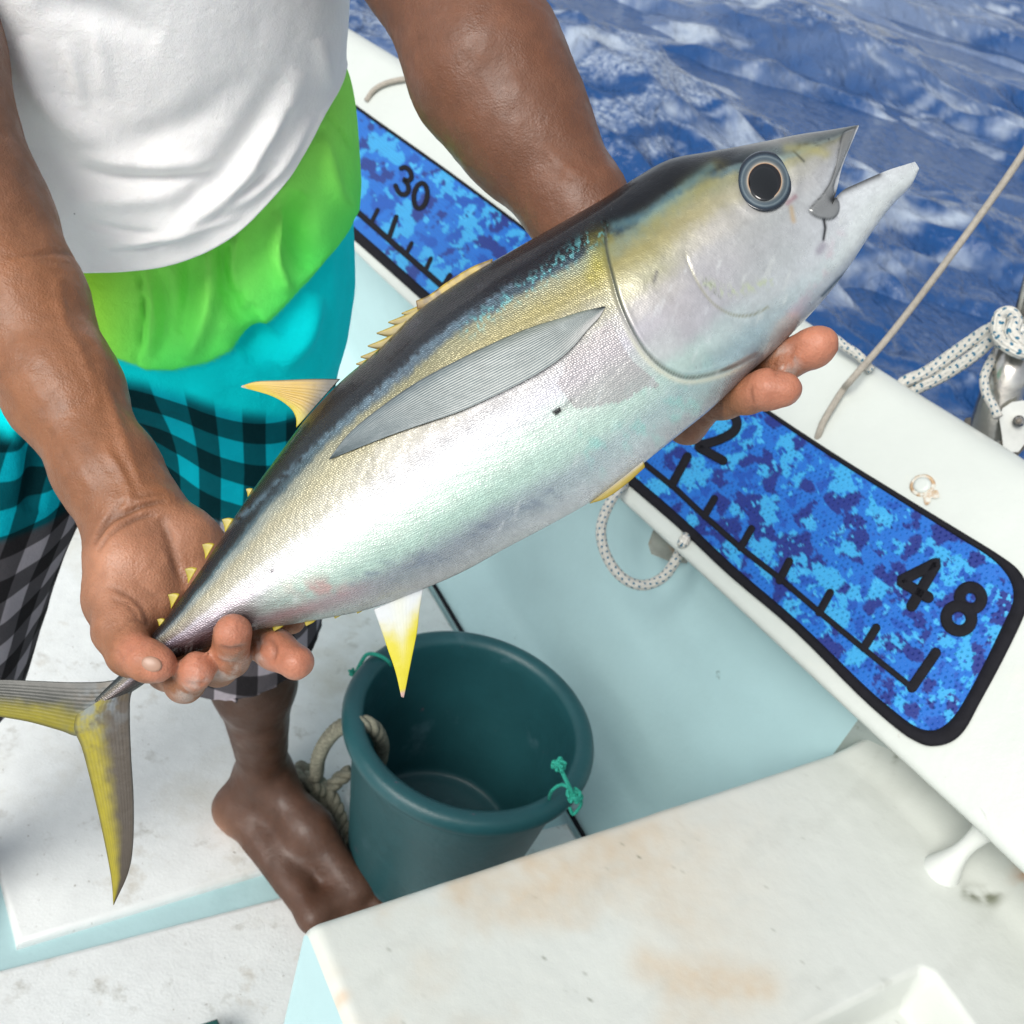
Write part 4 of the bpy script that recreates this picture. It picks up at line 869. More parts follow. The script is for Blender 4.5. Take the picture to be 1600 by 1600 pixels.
ringc = [(40, 60, 70), (16, 26, 38), (20, 32, 44), (46, 62, 74), (104, 118, 124), (66, 82, 92), (84, 94, 98), (138, 138, 132), (192, 166, 138), (120, 90, 66), (20, 16, 16), (6, 7, 8), (4, 5, 6)]
eye = disc('eye', EYEC[0], EYEC[1], [(45, -6), (43.5, 2.2), (41, 3.4), (38.5, 3.4), (36, 4.2), (34, 5.2), (30.5, 6.4), (28, 7.0), (26.6, 7.3), (25.8, 7.4), (25.2, 7.4), (20, 8.2), (1, 9.2)], M_eye, fish, z0=ez-1., col=ringc, tilt=tl, tily=tly)
M_pup = mat('pupil', (.002, .003, .003), .05, coat=1)
pup = disc('pupil', EYEC[0]-1, EYEC[1]+3, [(25.5, 5.5), (24.5, 8.8), (20, 10.6), (12, 12.2), (5, 13), (.8, 13.2)], M_pup, eye, z0=ez-1., tilt=tl, tily=tly, ay=1.16)
# fins
M_fin = bpy.data.materials.new('fin'); M_fin.use_nodes = True; fish_nodes(M_fin, 300, .42, .0, .12, .0002)
def fin(name, e1, e2, colf, nu=70, nvv=44, z=None, th=1.2, rays=16, rh=.5, par=fish, belly=0., smooth_in=True, n1=None):
    """sheet between two edges, both running root to tip; thin, with rays"""
    A_ = crom(e1, nu) if smooth_in else even(e1, nu); B_ = crom(e2, nu) if smooth_in else even(e2, nu)
    q = np.linspace(0, 1, nvv); XY = A_[:, None]*(1-q)[None, :, None]+B_[:, None]*q[None, :, None]
    u_ = np.repeat(np.linspace(0, 1, nu), nvv); v_ = np.tile(q, nu); x, y = XY[..., 0].ravel(), XY[..., 1].ravel()
    zc = z(x, y, u_, v_) if callable(z) else np.full(len(x), float(z or 0))
    t_ = th*(np.sqrt(np.clip(4*v_*(1-v_), 0, 1))*.8+.2)*(1-.6*u_); ry = rh*np.abs(np.sin(v_*math.pi*rays))*np.clip(4*v_*(1-v_), 0, 1)
    f = zc+t_+ry+belly*np.sin(np.pi*v_); g = zc-t_-ry*0+belly*np.sin(np.pi*v_)*0
    Vn = np.array([fl(a, b, c) for a, b, c in zip(x, y, f)]); Vf = np.array([fl(a, b, c) for a, b, c in zip(x, y, g)])
    G_ = gridfaces(nu, nvv); nb = nu*nvv
    rim = [i*nvv for i in range(nu)]+[(nu-1)*nvv+j for j in range(1, nvv)]+[i*nvv+nvv-1 for i in range(nu-2, -1, -1)]+[j for j in range(nvv-2, 0, -1)]
    R_i = np.array(rim); R_j = np.roll(R_i, -1)
    Fc = np.vstack([G_[:, ::-1], G_+nb, np.stack([R_i, R_i+nb, R_j+nb, R_j], -1)])
    c = np.clip(colf(x, y, u_, v_), 0, 1)*.66
    return mesh(name, np.vstack([Vn, Vf]), Fc, M_fin, par, col=np.vstack([c, c]))
def cmix(a, b, t): return lin(a)[None]*(1-t[:, None])+lin(b)[None]*t[:, None]
def pecz(x, y, u, v):
    return np.array([zs(a, b) for a, b in zip(x, y)])+1.5+3.5*np.sin(np.pi*np.clip(u, 0, 1))*(.3+.7*v)+2*u
def pcol(x, y, u, v):
    st = .5+.5*np.cos(v*2*np.pi*20+.5*np.sin(u*5)); c = cmix((92, 110, 118), (214, 220, 212), st**1.6*(.25+.75*sstep(0.02, .3, v)*sstep(1.0, .55, u)))
    c = c*(1-.55*np.exp(-(v/.035)**2)[:, None]); nz = n2(x, y, 1/16., 3, 51)
    c = c*(1+.12*nz[:, None]); k_ = (sstep(.35, 0., v)*sstep(.75, .2, u)*.35)[:, None]; c = c*(1-k_)+lin((120, 124, 70))*k_
    k_ = (sstep(.62, .95, v)*sstep(.45, .1, u)*.8)[:, None]; c = c*(1-k_)+lin((212, 210, 206))*k_
    k_ = (sstep(.12, 0., u)*sstep(.7, .3, v)*.9)[:, None]; return c*(1-k_)+lin((20, 26, 28))*k_
fin('pectoral_fin', [(946, 478), (910, 486), (875, 497), (830, 511), (781, 531), (720, 560), (656, 594), (600, 632), (547, 675), (514, 717)], [(945, 481), (936, 496), (919, 514), (892, 545), (860, 571), (806, 602), (725, 640), (668, 660), (610, 680), (514, 718)], pcol, 150, 120, pecz, .9, 20, .55)
yel = (214, 196, 34)
def tipc(x, y, u, v): 
    c = cmix((50, 50, 40), (204, 164, 30), sstep(.04, .42, u+.15*v)); c = c*(1-sstep(.45, .9, u)[:, None])+lin((222, 190, 30))*sstep(.45, .9, u)[:, None]
    c = c*(1+.12*np.cos(v*60)[:, None]); k_ = sstep(.93, 1, u)[:, None]; k2 = (np.exp(-(v/.05)**2)*.7)[:, None]; c = c*(1-k2)+lin((40, 44, 40))*k2
    y2 = (sstep(.62, .95, v)*.7)[:, None]; c = c*(1-y2)+lin((214, 204, 20))*y2
    return c*(1-k_)+lin((220, 222, 215))*k_
fin('second_dorsal_fin', [(532, 592), (490, 592), (440, 594), (400, 596), (377, 603)], [(463, 668), (462, 652), (452, 636), (425, 619), (377, 605)], tipc, 60, 50, 0, 1.6, 14, .4)
def analc(x, y, u, v):
    c = cmix((226, 232, 234), (226, 214, 20), sstep(.12, .55, u+.25*(np.abs(v-.5)-.2)+.08*n2(x, y, 1/8., 3, 61)))
    m_ = (np.exp(-((v-.5)/.16)**2)*sstep(.8, .2, u)*.75)[:, None]; c = c*(1-m_)+lin((232, 236, 220))*m_
    k_ = (sstep(.93, .97, u))[:, None]; return c*(1-k_)+lin((216, 180, 170))*k_
fin('anal_fin', [(584, 952), (596, 985), (606, 1015), (618, 1050), (627, 1089)], [(662, 918), (656, 950), (652, 985), (642, 1035), (631, 1090)], analc, 60, 40, 0, 1.8, 12, .35)
def dark_y(k0, k1):
    def f(x, y, u, v):
        c = cmix(k0, k1, sstep(.35, .8, v+.12*n2(x, y, 1/14., 3, 71))); c = c*(1+.08*np.cos(v*2*np.pi*13+2*n2(x, y, 1/30., 2, 74))[:, None])*(1+.15*n2(x, y, 1/10., 4, 72)[:, None])
        k_ = (sstep(.40, .0, u)*.85*sstep(-.35, .3, n2(x, y, 1/16., 5, 73)))[:, None]; c = c*(1-k_)+lin((128, 142, 150))*k_
        k_ = (sstep(.45, .1, u)*.8*sstep(.05, .4, n2(x, y, 1/13., 5, 75)))[:, None]; c = c*(1-k_)+lin((84, 70, 40))*k_
        e = (np.exp(-((1-v)/.05)**2)*.6+np.exp(-(v/.04)**2)*.7)[:, None]; c = c*(1-e)+lin((52, 54, 50))*e
        w = (sstep(.42, .5, v)*sstep(.9, .99, u))[:, None]*.0; return c
    return f
tail = fin('tail_fin', [(232, 1046), (175, 1063), (120, 1066), (60, 1064), (0, 1062), (-80, 1066), (-170, 1100)], [(150, 1150), (118, 1150), (95, 1142), (45, 1128), (-10, 1118), (-80, 1102), (-170, 1101)], dark_y((50, 54, 46), (150, 140, 8)), 110, 60, lambda x, y, u, v: 3*np.sin(np.pi*v)*(1-u)-2, 2.6, 13, .35)
fin('tail_lobe', [(226, 1050), (206, 1082), (203, 1120), (205, 1180), (209, 1250), (208, 1320), (200, 1365), (178, 1414)], [(118, 1118), (116, 1140), (128, 1170), (140, 1215), (152, 1265), (165, 1325), (174, 1375), (177, 1414)], dark_y((74, 64, 50), (168, 156, 10)), 120, 60, lambda x, y, u, v: 3*np.sin(np.pi*v)*(1-u)+1.5, 2.6, 13, .35, par=tail)
def fk(x, y, u, v): return cmix((206, 186, 40), (176, 160, 60), u)*(1+.1*n2(x, y, 1/5., 2, 81)[:, None])
fpts = [(385, 768, -.84, -.5), (352, 818, -.84, -.5), (322, 858, -.84, -.5), (295, 896, -.84, -.5), (268, 936, -.84, -.5), (247, 972, -.84, -.5)]
for i, (x, y, dx, dy) in enumerate(fpts):
    x += 6
    s_ = [.45, .75, .82, .82, .78, .5][i]
    fin('finlet', [(x+9*s_, y-10*s_), (x-2*s_, y-12*s_), (x-15*s_, y-9*s_)], [(x-9*s_, y+20*s_), (x-10*s_, y+8*s_), (x-15*s_, y-8*s_)], fk, 10, 8, 0, 1.3, 2, .2)
for (x, y, s_) in [(405, 982, .7), (437, 984, .9), (487, 976, .9), (530, 966, .7), (563, 960, .5)]:
    y -= 5
    fin('finlet', [(x+12*s_, y-8*s_), (x+4*s_, y+1*s_), (x-9*s_, y+8*s_)], [(x-14*s_, y-3*s_), (x-12*s_, y+3*s_), (x-10*s_, y+8*s_)], fk, 10, 8, 0, 1.3, 2, .2)
def spk(x, y, u, v): return cmix((186, 164, 50), (110, 96, 40), np.clip(v+.3*n2(x, y, 1/5., 3, 82), 0, 1))
for (x, y, ln) in [(563, 557, 1), (574, 540, 1), (588, 520, 1.1), (606, 503, 1.15), (627, 489, 1.0), (556, 568, .7)]:
    fin('dorsal_spine', [(x+46*ln, y-22*ln), (x+24*ln, y-10*ln), (x, y)], [(x+32*ln, y+4*ln), (x+18*ln, y+6*ln), (x+1, y+2)], spk, 12, 8, 0, 1.4, 2, .3)
fin('folded_first_dorsal', [(770, 404), (735, 418), (698, 441), (670, 461), (650, 470)], [(768, 418), (738, 436), (706, 460), (680, 478), (652, 484)], lambda x, y, u, v: cmix((120, 100, 60), (200, 172, 60), sstep(-.3, .4, n2(x, y, 1/9., 3, 83)))*(1-.6*sstep(.8, 1, u)[:, None])+lin((120, 60, 60))*.3*sstep(.8, 1, u)[:, None], 40, 8, 1, 1.6, 3, .4)
fin('pelvic_fin', [(1005, 718), (975, 742), (945, 766), (921, 786)], [(1008, 730), (978, 757), (948, 778), (922, 787)], lambda x, y, u, v: cmix((170, 170, 160), (170, 148, 40), sstep(.1, .6, v+u*.4)), 40, 14, lambda x, y, u, v: 14-10*u, 1.4, 5, .4)

# ------------------------------------------------------------------ surface from a distance field
def surface_nets(Fd, xs, ys, zs_):
    ins = Fd < 0
    c = np.zeros(tuple(s-1 for s in ins.shape), np.int8)
    for a in (0, 1):
        for b in (0, 1):
            for d in (0, 1):
                c += ins[a:ins.shape[0]-1+a, b:ins.shape[1]-1+b, d:ins.shape[2]-1+d]
    act = np.argwhere((c > 0) & (c < 8)); del c
    idm = np.full(tuple(s-1 for s in ins.shape), -1, np.int32); idm[act[:, 0], act[:, 1], act[:, 2]] = np.arange(len(act))
    acc = np.zeros((len(act), 3)); cnt = np.zeros(len(act)); crd = [xs, ys, zs_]
    for ax in range(3):
        o1, o2 = [a for a in range(3) if a != ax]
        for a in (0, 1):
            for b in (0, 1):
                p = act.copy(); p[:, o1] += a; p[:, o2] += b; q = p.copy(); q[:, ax] += 1
                f0 = Fd[p[:, 0], p[:, 1], p[:, 2]]; f1 = Fd[q[:, 0], q[:, 1], q[:, 2]]; m = (f0 < 0) != (f1 < 0)
                t = np.where(m, f0/np.where(f0 == f1, 1, f0-f1), 0)
                pos = np.stack([crd[k][p[:, k]] for k in range(3)], -1).astype(float)
                pos[:, ax] += t*(crd[ax][q[:, ax]]-crd[ax][p[:, ax]])
                acc[m] += pos[m]; cnt[m] += 1
    V = acc/cnt[:, None]; quads = []
    for ax in range(3):
        o1, o2 = (ax+1) % 3, (ax+2) % 3
        sl0 = [slice(None)]*3; sl1 = [slice(None)]*3; sl0[ax] = slice(0, -1); sl1[ax] = slice(1, None)
        for k in (o1, o2): sl0[k] = slice(1, -1); sl1[k] = slice(1, -1)
        a_ = ins[tuple(sl0)]; b_ = ins[tuple(sl1)]; e = np.argwhere(a_ != b_)
        if not len(e): continue
        flip = a_[e[:, 0], e[:, 1], e[:, 2]]; e = e.copy(); e[:, o1] += 1; e[:, o2] += 1
        def g(d1, d2):
            r = e.copy(); r[:, o1] += d1; r[:, o2] += d2; return idm[r[:, 0], r[:, 1], r[:, 2]]
        q = np.stack([g(-1, -1), g(0, -1), g(0, 0), g(-1, 0)], -1); q[~flip] = q[~flip][:, ::-1]; quads.append(q)
    return V, np.vstack(quads)
class SDF:
    def __init__(s, xs, ys, zs_): s.c = [np.asarray(a, np.float32) for a in (xs, ys, zs_)]; s.F = np.full([len(a) for a in s.c], 1., np.float32)
    def region(s, lo, hi):
        return tuple(slice(max(0, np.searchsorted(c, l)-1), min(len(c), np.searchsorted(c, h)+1)) for c, l, h in zip(s.c, lo, hi))
    def cone(s, a, ra, b, rb, k=.01, cut=False, F=None):
        F = s.F if F is None else F
        a = np.asarray(a, float); b = np.asarray(b, float); pad = max(ra, rb)+max(k, .012)*1.3
        sl = s.region(np.minimum(a, b)-pad, np.maximum(a, b)+pad); x, y, z = np.meshgrid(*[c[q] for c, q in zip(s.c, sl)], indexing='ij', sparse=True)
        ab = b-a; L2 = max(ab@ab, 1e-12); t = np.clip(((x-a[0])*ab[0]+(y-a[1])*ab[1]+(z-a[2])*ab[2])/L2, 0, 1)
        d = np.sqrt((x-a[0]-t*ab[0])**2+(y-a[1]-t*ab[1])**2+(z-a[2]-t*ab[2])**2)-(ra+(rb-ra)*t); d = d.astype(np.float32)
        f = F[sl]
        if cut: h = np.clip(k+(-d)-(-f)*0-0, 0, None)*0; F[sl] = np.maximum(f, -d)
        else:
            h = np.maximum(k-np.abs(f-d), 0)/k; F[sl] = np.minimum(f, d)-h*h*k*.25
    def chain(s, pts, k=.01, k2=.003):
        """first link blends with k2 into what exists, the rest follow"""
        T = SDF.__new__(SDF); T.c = s.c; P = [np.asarray(p[0], float) for p in pts]; r = [p[1] for p in pts]
        pad = max(r)+.03; sl = s.region(np.min(P, 0)-pad, np.max(P, 0)+pad)
        T.c = [c[q] for c, q in zip(s.c, sl)]; T.F = np.full([len(a) for a in T.c], 1., np.float32)
        for i in range(len(P)-1): T.cone(P[i], r[i], P[i+1], r[i+1], k)
        f = s.F[sl]; d = T.F; h = np.maximum(k2-np.abs(f-d), 0)/k2; s.F[sl] = np.minimum(f, d)-h*h*k2*.25
def axis(segs):
    out = []
    for a, b, st in segs: out += list(np.arange(a, b-1e-9, st))
    return np.array(out)
def vnorm(V, Q):
    n = np.cross(V[Q[:, 2]]-V[Q[:, 0]], V[Q[:, 3]]-V[Q[:, 1]]); N = np.zeros_like(V)
    for k in range(4): 
        for c in range(3): N[:, c] += np.bincount(Q[:, k], n[:, c], len(V))
    return N/(np.linalg.norm(N, axis=1)[:, None]+1e-12)
def vsmooth(V, Q, it=2, lam=.5):
    n = len(V); deg = np.zeros(n); E = np.vstack([Q[:, [0, 1]], Q[:, [1, 2]], Q[:, [2, 3]], Q[:, [3, 0]]])
    deg = np.bincount(E[:, 0], minlength=n)+np.bincount(E[:, 1], minlength=n)
    for _ in range(it):
        for l in (lam, -lam*1.03):
            A = np.zeros_like(V)
            for c in range(3): A[:, c] = np.bincount(E[:, 0], V[E[:, 1], c], n)+np.bincount(E[:, 1], V[E[:, 0], c], n)
            V = V+l*(A/deg[:, None]-V)
    return V

# ------------------------------------------------------------------ person
FCD = np.array([.34, -.94, 0]); SLD = np.array([.94, .34, 0])
person = thing('person', 'person in white shirt and green shorts holding a tuna in both hands', 'person', (-.42, .92, 0))
sh_r = np.array([-.665, .84, 1.31]); el_r = PX(-32, 345, .775); wr_r = PX(204, 822, .715)
sh_l = np.array([-.27, .98, 1.33]); el_l = PX(765, 115, .79); wr_l = PX(1000, 480, .755)
X1 = axis([(-.86, -.31, .006), (-.31, .21, .0017), (.21, .30, .006)])
Y1 = axis([(.40, .46, .006), (.46, .71, .0017), (.71, 1.26, .006)])
Z1 = axis([(-.01, .78, .006), (.78, 1.13, .0017), (1.13, 1.80, .006)])
B = SDF(X1, Y1, Z1)
hipr, hipl = np.array([-.53, .93, .86]), np.array([-.37, 1.0, .86])
# torso
B.cone(hipr, .10, hipl, .10, .05); B.cone([-.50, .94, .98], .10, [-.40, .98, .98], .10, .05); B.cone([-.50, .93, 1.12], .085, [-.39, .97, 1.13], .085, .06)
B.cone([-.52, .86, 1.26], .09, [-.35, .93, 1.27], .09, .06); B.cone(sh_r, .055, sh_l, .055, .04)
nk = np.array([-.44, .89, 1.40]); hd = np.array([-.425, .845, 1.555])
B.cone([-.44, .90, 1.33], .06, nk+[.005, -.02, .05], .052, .03)
B.cone(hd+[-.0, .02, .02], .083, hd+[.01, -.03, -.01], .075, .03); B.cone(hd+[.02, -.05, -.055], .045, hd+[.02, -.045, -.03], .055, .03)
B.cone(hd+[.032, -.105, .0], .008, hd+[.038, -.118, -.03], .013, .012)
B.cone(hd+[.028, -.098, -.062], .010, hd+[.046, -.092, -.062], .010, .008)
for s in (-1, 1): B.cone(hd+SLD*.083*s+[0, .0, .01], .012, hd+SLD*.085*s+[0, .0, -.02], .010, .006)
for s in (-1, 1): B.cone(hd+SLD*.032*s+FCD*.073+[0, 0, .006], .013, hd+SLD*.032*s+FCD*.074+[0, 0, .006], .013, .004)
# legs and feet
ankl = PZ(412, 1208, .095); kneel = np.array([-.288, .935, .50])
B.cone(hipl, .085, kneel, .058, .03); B.cone(kneel, .055, kneel*.55+ankl*.45+[0, .012, 0], .052, .03); B.cone(kneel*.55+ankl*.45+[0, .012, 0], .052, ankl, .033, .03)
def foot(ank, heel, ball, lat, toes):
    B.cone(ank, .034, heel, .033, .03); B.cone(ank+[0, 0, -.005], .033, (ank+ball)/2+[0, 0, .004], .032, .03); B.cone((ank+ball)/2, .031, ball, .026, .03)
    B.cone(heel, .030, lat, .022, .03); B.cone(ball, .024, lat, .020, .02)
    for (a_, b_, r) in toes: B.cone(a_, r+.002, b_, r, .006)
heell = PZ(372, 1262, .033); balll = PZ(556, 1392, .03); latl = PZ(492, 1432, .022)
td = (balll-heell); td[2] = 0; td /= np.linalg.norm(td)
toes = [(balll+(latl-balll)*q, balll+(latl-balll)*q+td*ln-np.array([0, 0, .008]), r) for q, ln, r in ((-.05, .055, .015), (.30, .055, .0105), (.55, .05, .0100), (.8, .043, .0095), (1.02, .035, .009))]
foot(ankl, heell, balll, latl, toes)
ankr = np.array([-.60, .74, .09]); kneer = np.array([-.56, .72, .50])
B.cone(hipr, .085, kneer, .058, .03); B.cone(kneer, .055, kneer*.5+ankr*.5+[0, .02, 0], .052, .03); B.cone(kneer*.5+ankr*.5+[0, .02, 0], .052, ankr, .033, .03)
hr = ankr+[-.02, .03, -.058]; br = hr+np.array([.03, -.17, 0.]); lr = br+[-.075, .03, -.008]; td2 = np.array([.17, -.98, 0])
foot(ankr, hr, br, lr, [(br+(lr-br)*q, br+(lr-br)*q+td2*ln-np.array([0, 0, .008]), r) for q, ln, r in ((-.05, .055, .015), (.30, .055, .0105), (.55, .05, .0100), (.8, .043, .0095), (1.02, .035, .009))])
# picture-left arm
B.cone(sh_r, .060, el_r+(sh_r-el_r)*.35, .056, .03); B.cone(el_r+(sh_r-el_r)*.35, .056, el_r, .047, .03)
B.cone(el_r, .045, PX(30, 470, .765), .044, .03); B.cone(PX(30, 470, .765), .044, PX(100, 610, .748), .0375, .02); B.cone(PX(100, 610, .748), .0375, PX(165, 735, .728), .0305, .02)
B.cone(PX(165, 735, .728), .0305, wr_r, .0275, .02); B.cone(PX(188, 740, .728), .026, PX(232, 800, .712), .022, .015)
# palm
P_ = lambda x, y, d: PX(x, y, d)
k = .012
B.cone(wr_r, .027, P_(200, 880, .698), .026, .015); B.cone(P_(232, 800, .714), .021, P_(292, 842, .712), .018, k)
B.cone(P_(292, 842, .712), .018, P_(330, 862, .722), .015, k); B.cone(P_(290, 850, .712), .018, P_(300, 900, .705), .017, k)
B.cone(P_(200, 872, .695), .024, P_(196, 930, .688), .0235, k); B.cone(P_(236, 890, .694), .019, P_(240, 945, .690), .018, k)
B.cone(P_(186, 940, .69), .0205, P_(206, 985, .69), .018, k); B.cone(P_(250, 930, .71), .018, P_(300, 960, .712), .016, k)
# thumb
B.chain([(P_(188, 930, .686), .0200), (P_(190, 985, .668), .0165), (P_(204, 1022, .652), .0130), (P_(232, 1034, .640), .0115), (P_(250, 1040, .637), .0098)], .008, .008)
# fingers come round behind the tail and show their tips below it
B.chain([(P_(245, 985, .70), .013), (P_(262, 1048, .688), .0125), (P_(290, 1066, .662), .0118), (P_(308, 1047, .645), .0112)], .006, .003)
B.chain([(P_(300, 970, .71), .013), (P_(342, 1040, .692), .0125), (P_(358, 1030, .662), .0118), (P_(364, 988, .640), .0118)], .006, .0022)
B.chain([(P_(330, 930, .718), .0135), (P_(385, 992, .698), .0125), (P_(430, 1016, .668), .0120), (P_(463, 1034, .652), .0112)], .006, .003)
B.chain([(P_(345, 880, .72), .0125), (P_(400, 930, .712), .011), (P_(430, 955, .700), .0105), (P_(455, 968, .695), .0095)], .006, .003)
# picture-right arm
B.cone(sh_l, .062, sh_l*.5+el_l*.5, .060, .03); B.cone(sh_l*.5+el_l*.5, .061, el_l, .054, .03)
B.cone(el_l, .054, PX(822, 210, .785), .047, .03); B.cone(PX(820, 205, .785), .047, PX(900, 320, .775), .035, .02); B.cone(PX(900, 320, .775), .035, wr_l, .028, .02)
B.cone(wr_l, .027, PX(1045, 560, .745), .026, .015); B.cone(PX(1010, 520, .75), .025, PX(1010, 600, .745), .024, .015)
B.cone(PX(1045, 560, .745), .024, PX(1085, 590, .735), .018, k); B.cone(PX(1010, 600, .745), .022, PX(1050, 640, .728), .016, k)
# fingers under the belly
B.chain([(PX(1095, 585, .730), .0135), (PX(1172, 590, .695), .0128), (PX(1228, 562, .668), .0122), (PX(1270, 544, .655), .0120), (PX(1282, 538, .652), .0112)], .005, .003)
B.chain([(PX(1060, 630, .725), .0135), (PX(1130, 626, .69), .0122), (PX(1168, 616, .668), .0118), (PX(1200, 608, .655), .0122), (PX(1224, 608, .652), .0112)], .005, .003)
B.chain([(PX(1040, 650, .73), .0125), (PX(1075, 665, .715), .012), (PX(1095, 650, .705), .010)], .006, .003)
B.chain([(PX(1085, 560, .735), .0125), (PX(1150, 540, .715), .012), (PX(1190, 530, .705), .010)], .006, .003)
B.chain([(PX(980, 520, .74), .016), (PX(975, 450, .735), .0135), (PX(985, 400, .725), .0115)], .008, .006)
V, Q = surface_nets(B.F, X1.astype(np.float32), Y1.astype(np.float32), Z1.astype(np.float32)); del B
V = vsmooth(V, Q, 2); Nn = vnorm(V, Q)
qx, qy, qd = proj(V); front = (qd < .84)
def crease(lines, prof):
    d_ = np.zeros(len(V))
    for pts, amp, wdt in lines:
        d, s, al = pdist(qx, qy, crom(pts, 16)); e = np.sin(np.clip(al*1.1-.05, 0, 1)*np.pi)**.4; d_ += amp*np.exp(-(d/wdt)**2)*e
    return d_*prof
sel = front & (qx > -50) & (qx < 520) & (qy > 150) & (qy < 1120) & ((Nn@FW) < .1)
cl_ = [([(143, 858), (155, 834), (175, 812), (211, 795), (240, 786), (268, 782)], -.0028, 4), ([(150, 868), (165, 842), (190, 822), (220, 808), (250, 804)], -.0018, 4), ([(148, 838), (165, 815), (195, 793)], -.0018, 3.8), ([(158, 822), (178, 798), (200, 776)], -.0012, 3.5), ([(210, 775), (240, 772), (262, 770)], -.0010, 3.5), ([(165, 700), (195, 750), (205, 790)], .0016, 7),
       ([(246, 802), (262, 835), (273, 875), (290, 925)], -.0022, 7), ([(160, 915), (192, 925), (222, 948), (236, 985)], -.0013, 4), ([(190, 975), (215, 968), (235, 978)], -.0012, 3.5), ([(180, 985), (200, 978)], -.001, 3), ([(170, 935), (200, 945), (220, 970)], -.001, 3),
       ([(208, 905), (235, 925), (262, 945)], -.0007, 3), ([(230, 1005), (225, 1020), (228, 1030)], -.0006, 3),
       ([(340, 1010), (362, 1016), (388, 1008)], -.0018, 3.5), ([(338, 1030), (358, 1036), (384, 1030)], -.0010, 3), ([(422, 992), (430, 1012), (424, 1036)], -.0024, 3.5), ([(398, 985), (404, 1005), (400, 1025)], -.0012, 3), ([(286, 1064), (305, 1070), (326, 1062)], -.0014, 3.2), ([(186, 1000), (200, 1008), (206, 1022)], -.0012, 3.2), ([(170, 1010), (186, 1020), (196, 1036)], -.001, 3), ([(232, 1020), (244, 1024), (262, 1022)], -.0006, 3),
       ([(0, 400), (40, 400), (90, 395), (140, 402)], -.0012, 4), ([(60, 405), (100, 412), (130, 420)], -.0006, 3),
       ([(90, 420), (100, 500), (130, 560), (160, 640)], .0016, 9), ([(60, 640), (110, 700), (150, 780)], .0012, 10), ([(150, 560), (190, 680), (225, 770)], .0022, 10), ([(30, 560), (75, 640)], .001, 8)]
dsp = np.where(sel, crease(cl_, 1.), 0)
sel2 = front & (qx > 560) & (qx < 1340)
cl2 = [([(838, 215), (870, 250), (900, 270), (925, 285)], .0016, 9), ([(700, 60), (720, 160), (780, 260)], .0010, 22), ([(880, 262), (905, 280), (930, 285)], .0018, 6), ([(1240, 535), (1238, 556), (1246, 572)], -.0014, 3.5), ([(1213, 560), (1210, 575), (1216, 590)], -.0012, 3.5), ([(1176, 600), (1172, 615), (1178, 632)], -.0014, 3.5)]
dsp += np.where(sel2, crease(cl2, 1.), 0)
dsp += .0006*vnoise(V*60, 3)+.0003*vnoise(V*160, 8)*(V[:, 2] > .7)
V = V+Nn*dsp[:, None]
# skin colour
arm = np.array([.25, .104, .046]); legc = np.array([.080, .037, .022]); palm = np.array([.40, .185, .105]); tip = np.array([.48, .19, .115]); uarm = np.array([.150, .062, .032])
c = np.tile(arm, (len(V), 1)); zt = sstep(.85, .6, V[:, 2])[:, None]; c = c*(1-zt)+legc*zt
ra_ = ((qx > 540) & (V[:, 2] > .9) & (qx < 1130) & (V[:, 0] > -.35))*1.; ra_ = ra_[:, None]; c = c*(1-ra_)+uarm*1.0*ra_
up_ = sstep(430, 250, qy)*(qx < 300)*(V[:, 2] > .9); c = c*(1-up_[:, None]*.55)+np.array([.10, .05, .033])*up_[:, None]*.55  # shading of the picture-left upper arm painted into the skin
heelm = np.exp(-(np.linalg.norm(V-PZ(352, 1290, .01), axis=1)/.035)**2)[:, None]; c = c*(1-heelm)+np.array([.34, .17, .10])*heelm
lh = (V[:, 2] > .7) & (qx < 520) & (qy > 760); pm = np.zeros(len(V))
for (x, y, d, r) in [(200, 890, .67, .036), (300, 850, .69, .028), (250, 860, .68, .03), (215, 940, .67, .03), (290, 920, .69, .03)]: pm = np.maximum(pm, np.exp(-(np.linalg.norm(V-PX(x, y, d), axis=1)/r)**4))
pm *= (Nn@FW < .15); c = c*(1-pm[:, None]*.8)+palm*pm[:, None]*.8
tp = np.zeros(len(V))
for (x, y, d, r) in [(308, 1045, .635, .018), (364, 985, .628, .018), (440, 1022, .65, .022), (468, 1037, .64, .018), (256, 1042, .63, .015), (225, 1020, .64, .016), (1275, 540, .643, .024), (1215, 606, .643, .024)]: tp = np.maximum(tp, np.exp(-(np.linalg.norm(V-PX(x, y, d), axis=1)/r)**4))
tp *= (Nn@FW < .25); c = c*(1-tp[:, None]*.85)+tip*tp[:, None]*.85
cr_ = np.clip(-dsp/.0022, 0, 1)[:, None]; c = c*(1-.38*cr_)  # crease shade put into the skin colour, following the grooves
sl_ = np.zeros(len(V))
for (x, y, d, r) in [(325, 1078, .64, .013), (352, 1045, .65, .013), (395, 1018, .66, .012), (1225, 572, .66, .013), (1180, 588, .68, .012), (300, 1080, .65, .012)]: sl_ = np.maximum(sl_, np.exp(-(np.linalg.norm(V-PX(x, y, d), axis=1)/r)**4))
sl_ = (sl_*sstep(-.1, .35, fbm(V*190, 4, 55))*.6)[:, None]; c = c*(1-sl_)+np.array([.46, .40, .36])*sl_
c = c*(1+.10*vnoise(V*45, 21)[:, None]+.06*vnoise(V*150, 25)[:, None])
pbody = under(mesh('body', V, Q, M_skin, None, col=np.clip(c, 0, 1)), person)
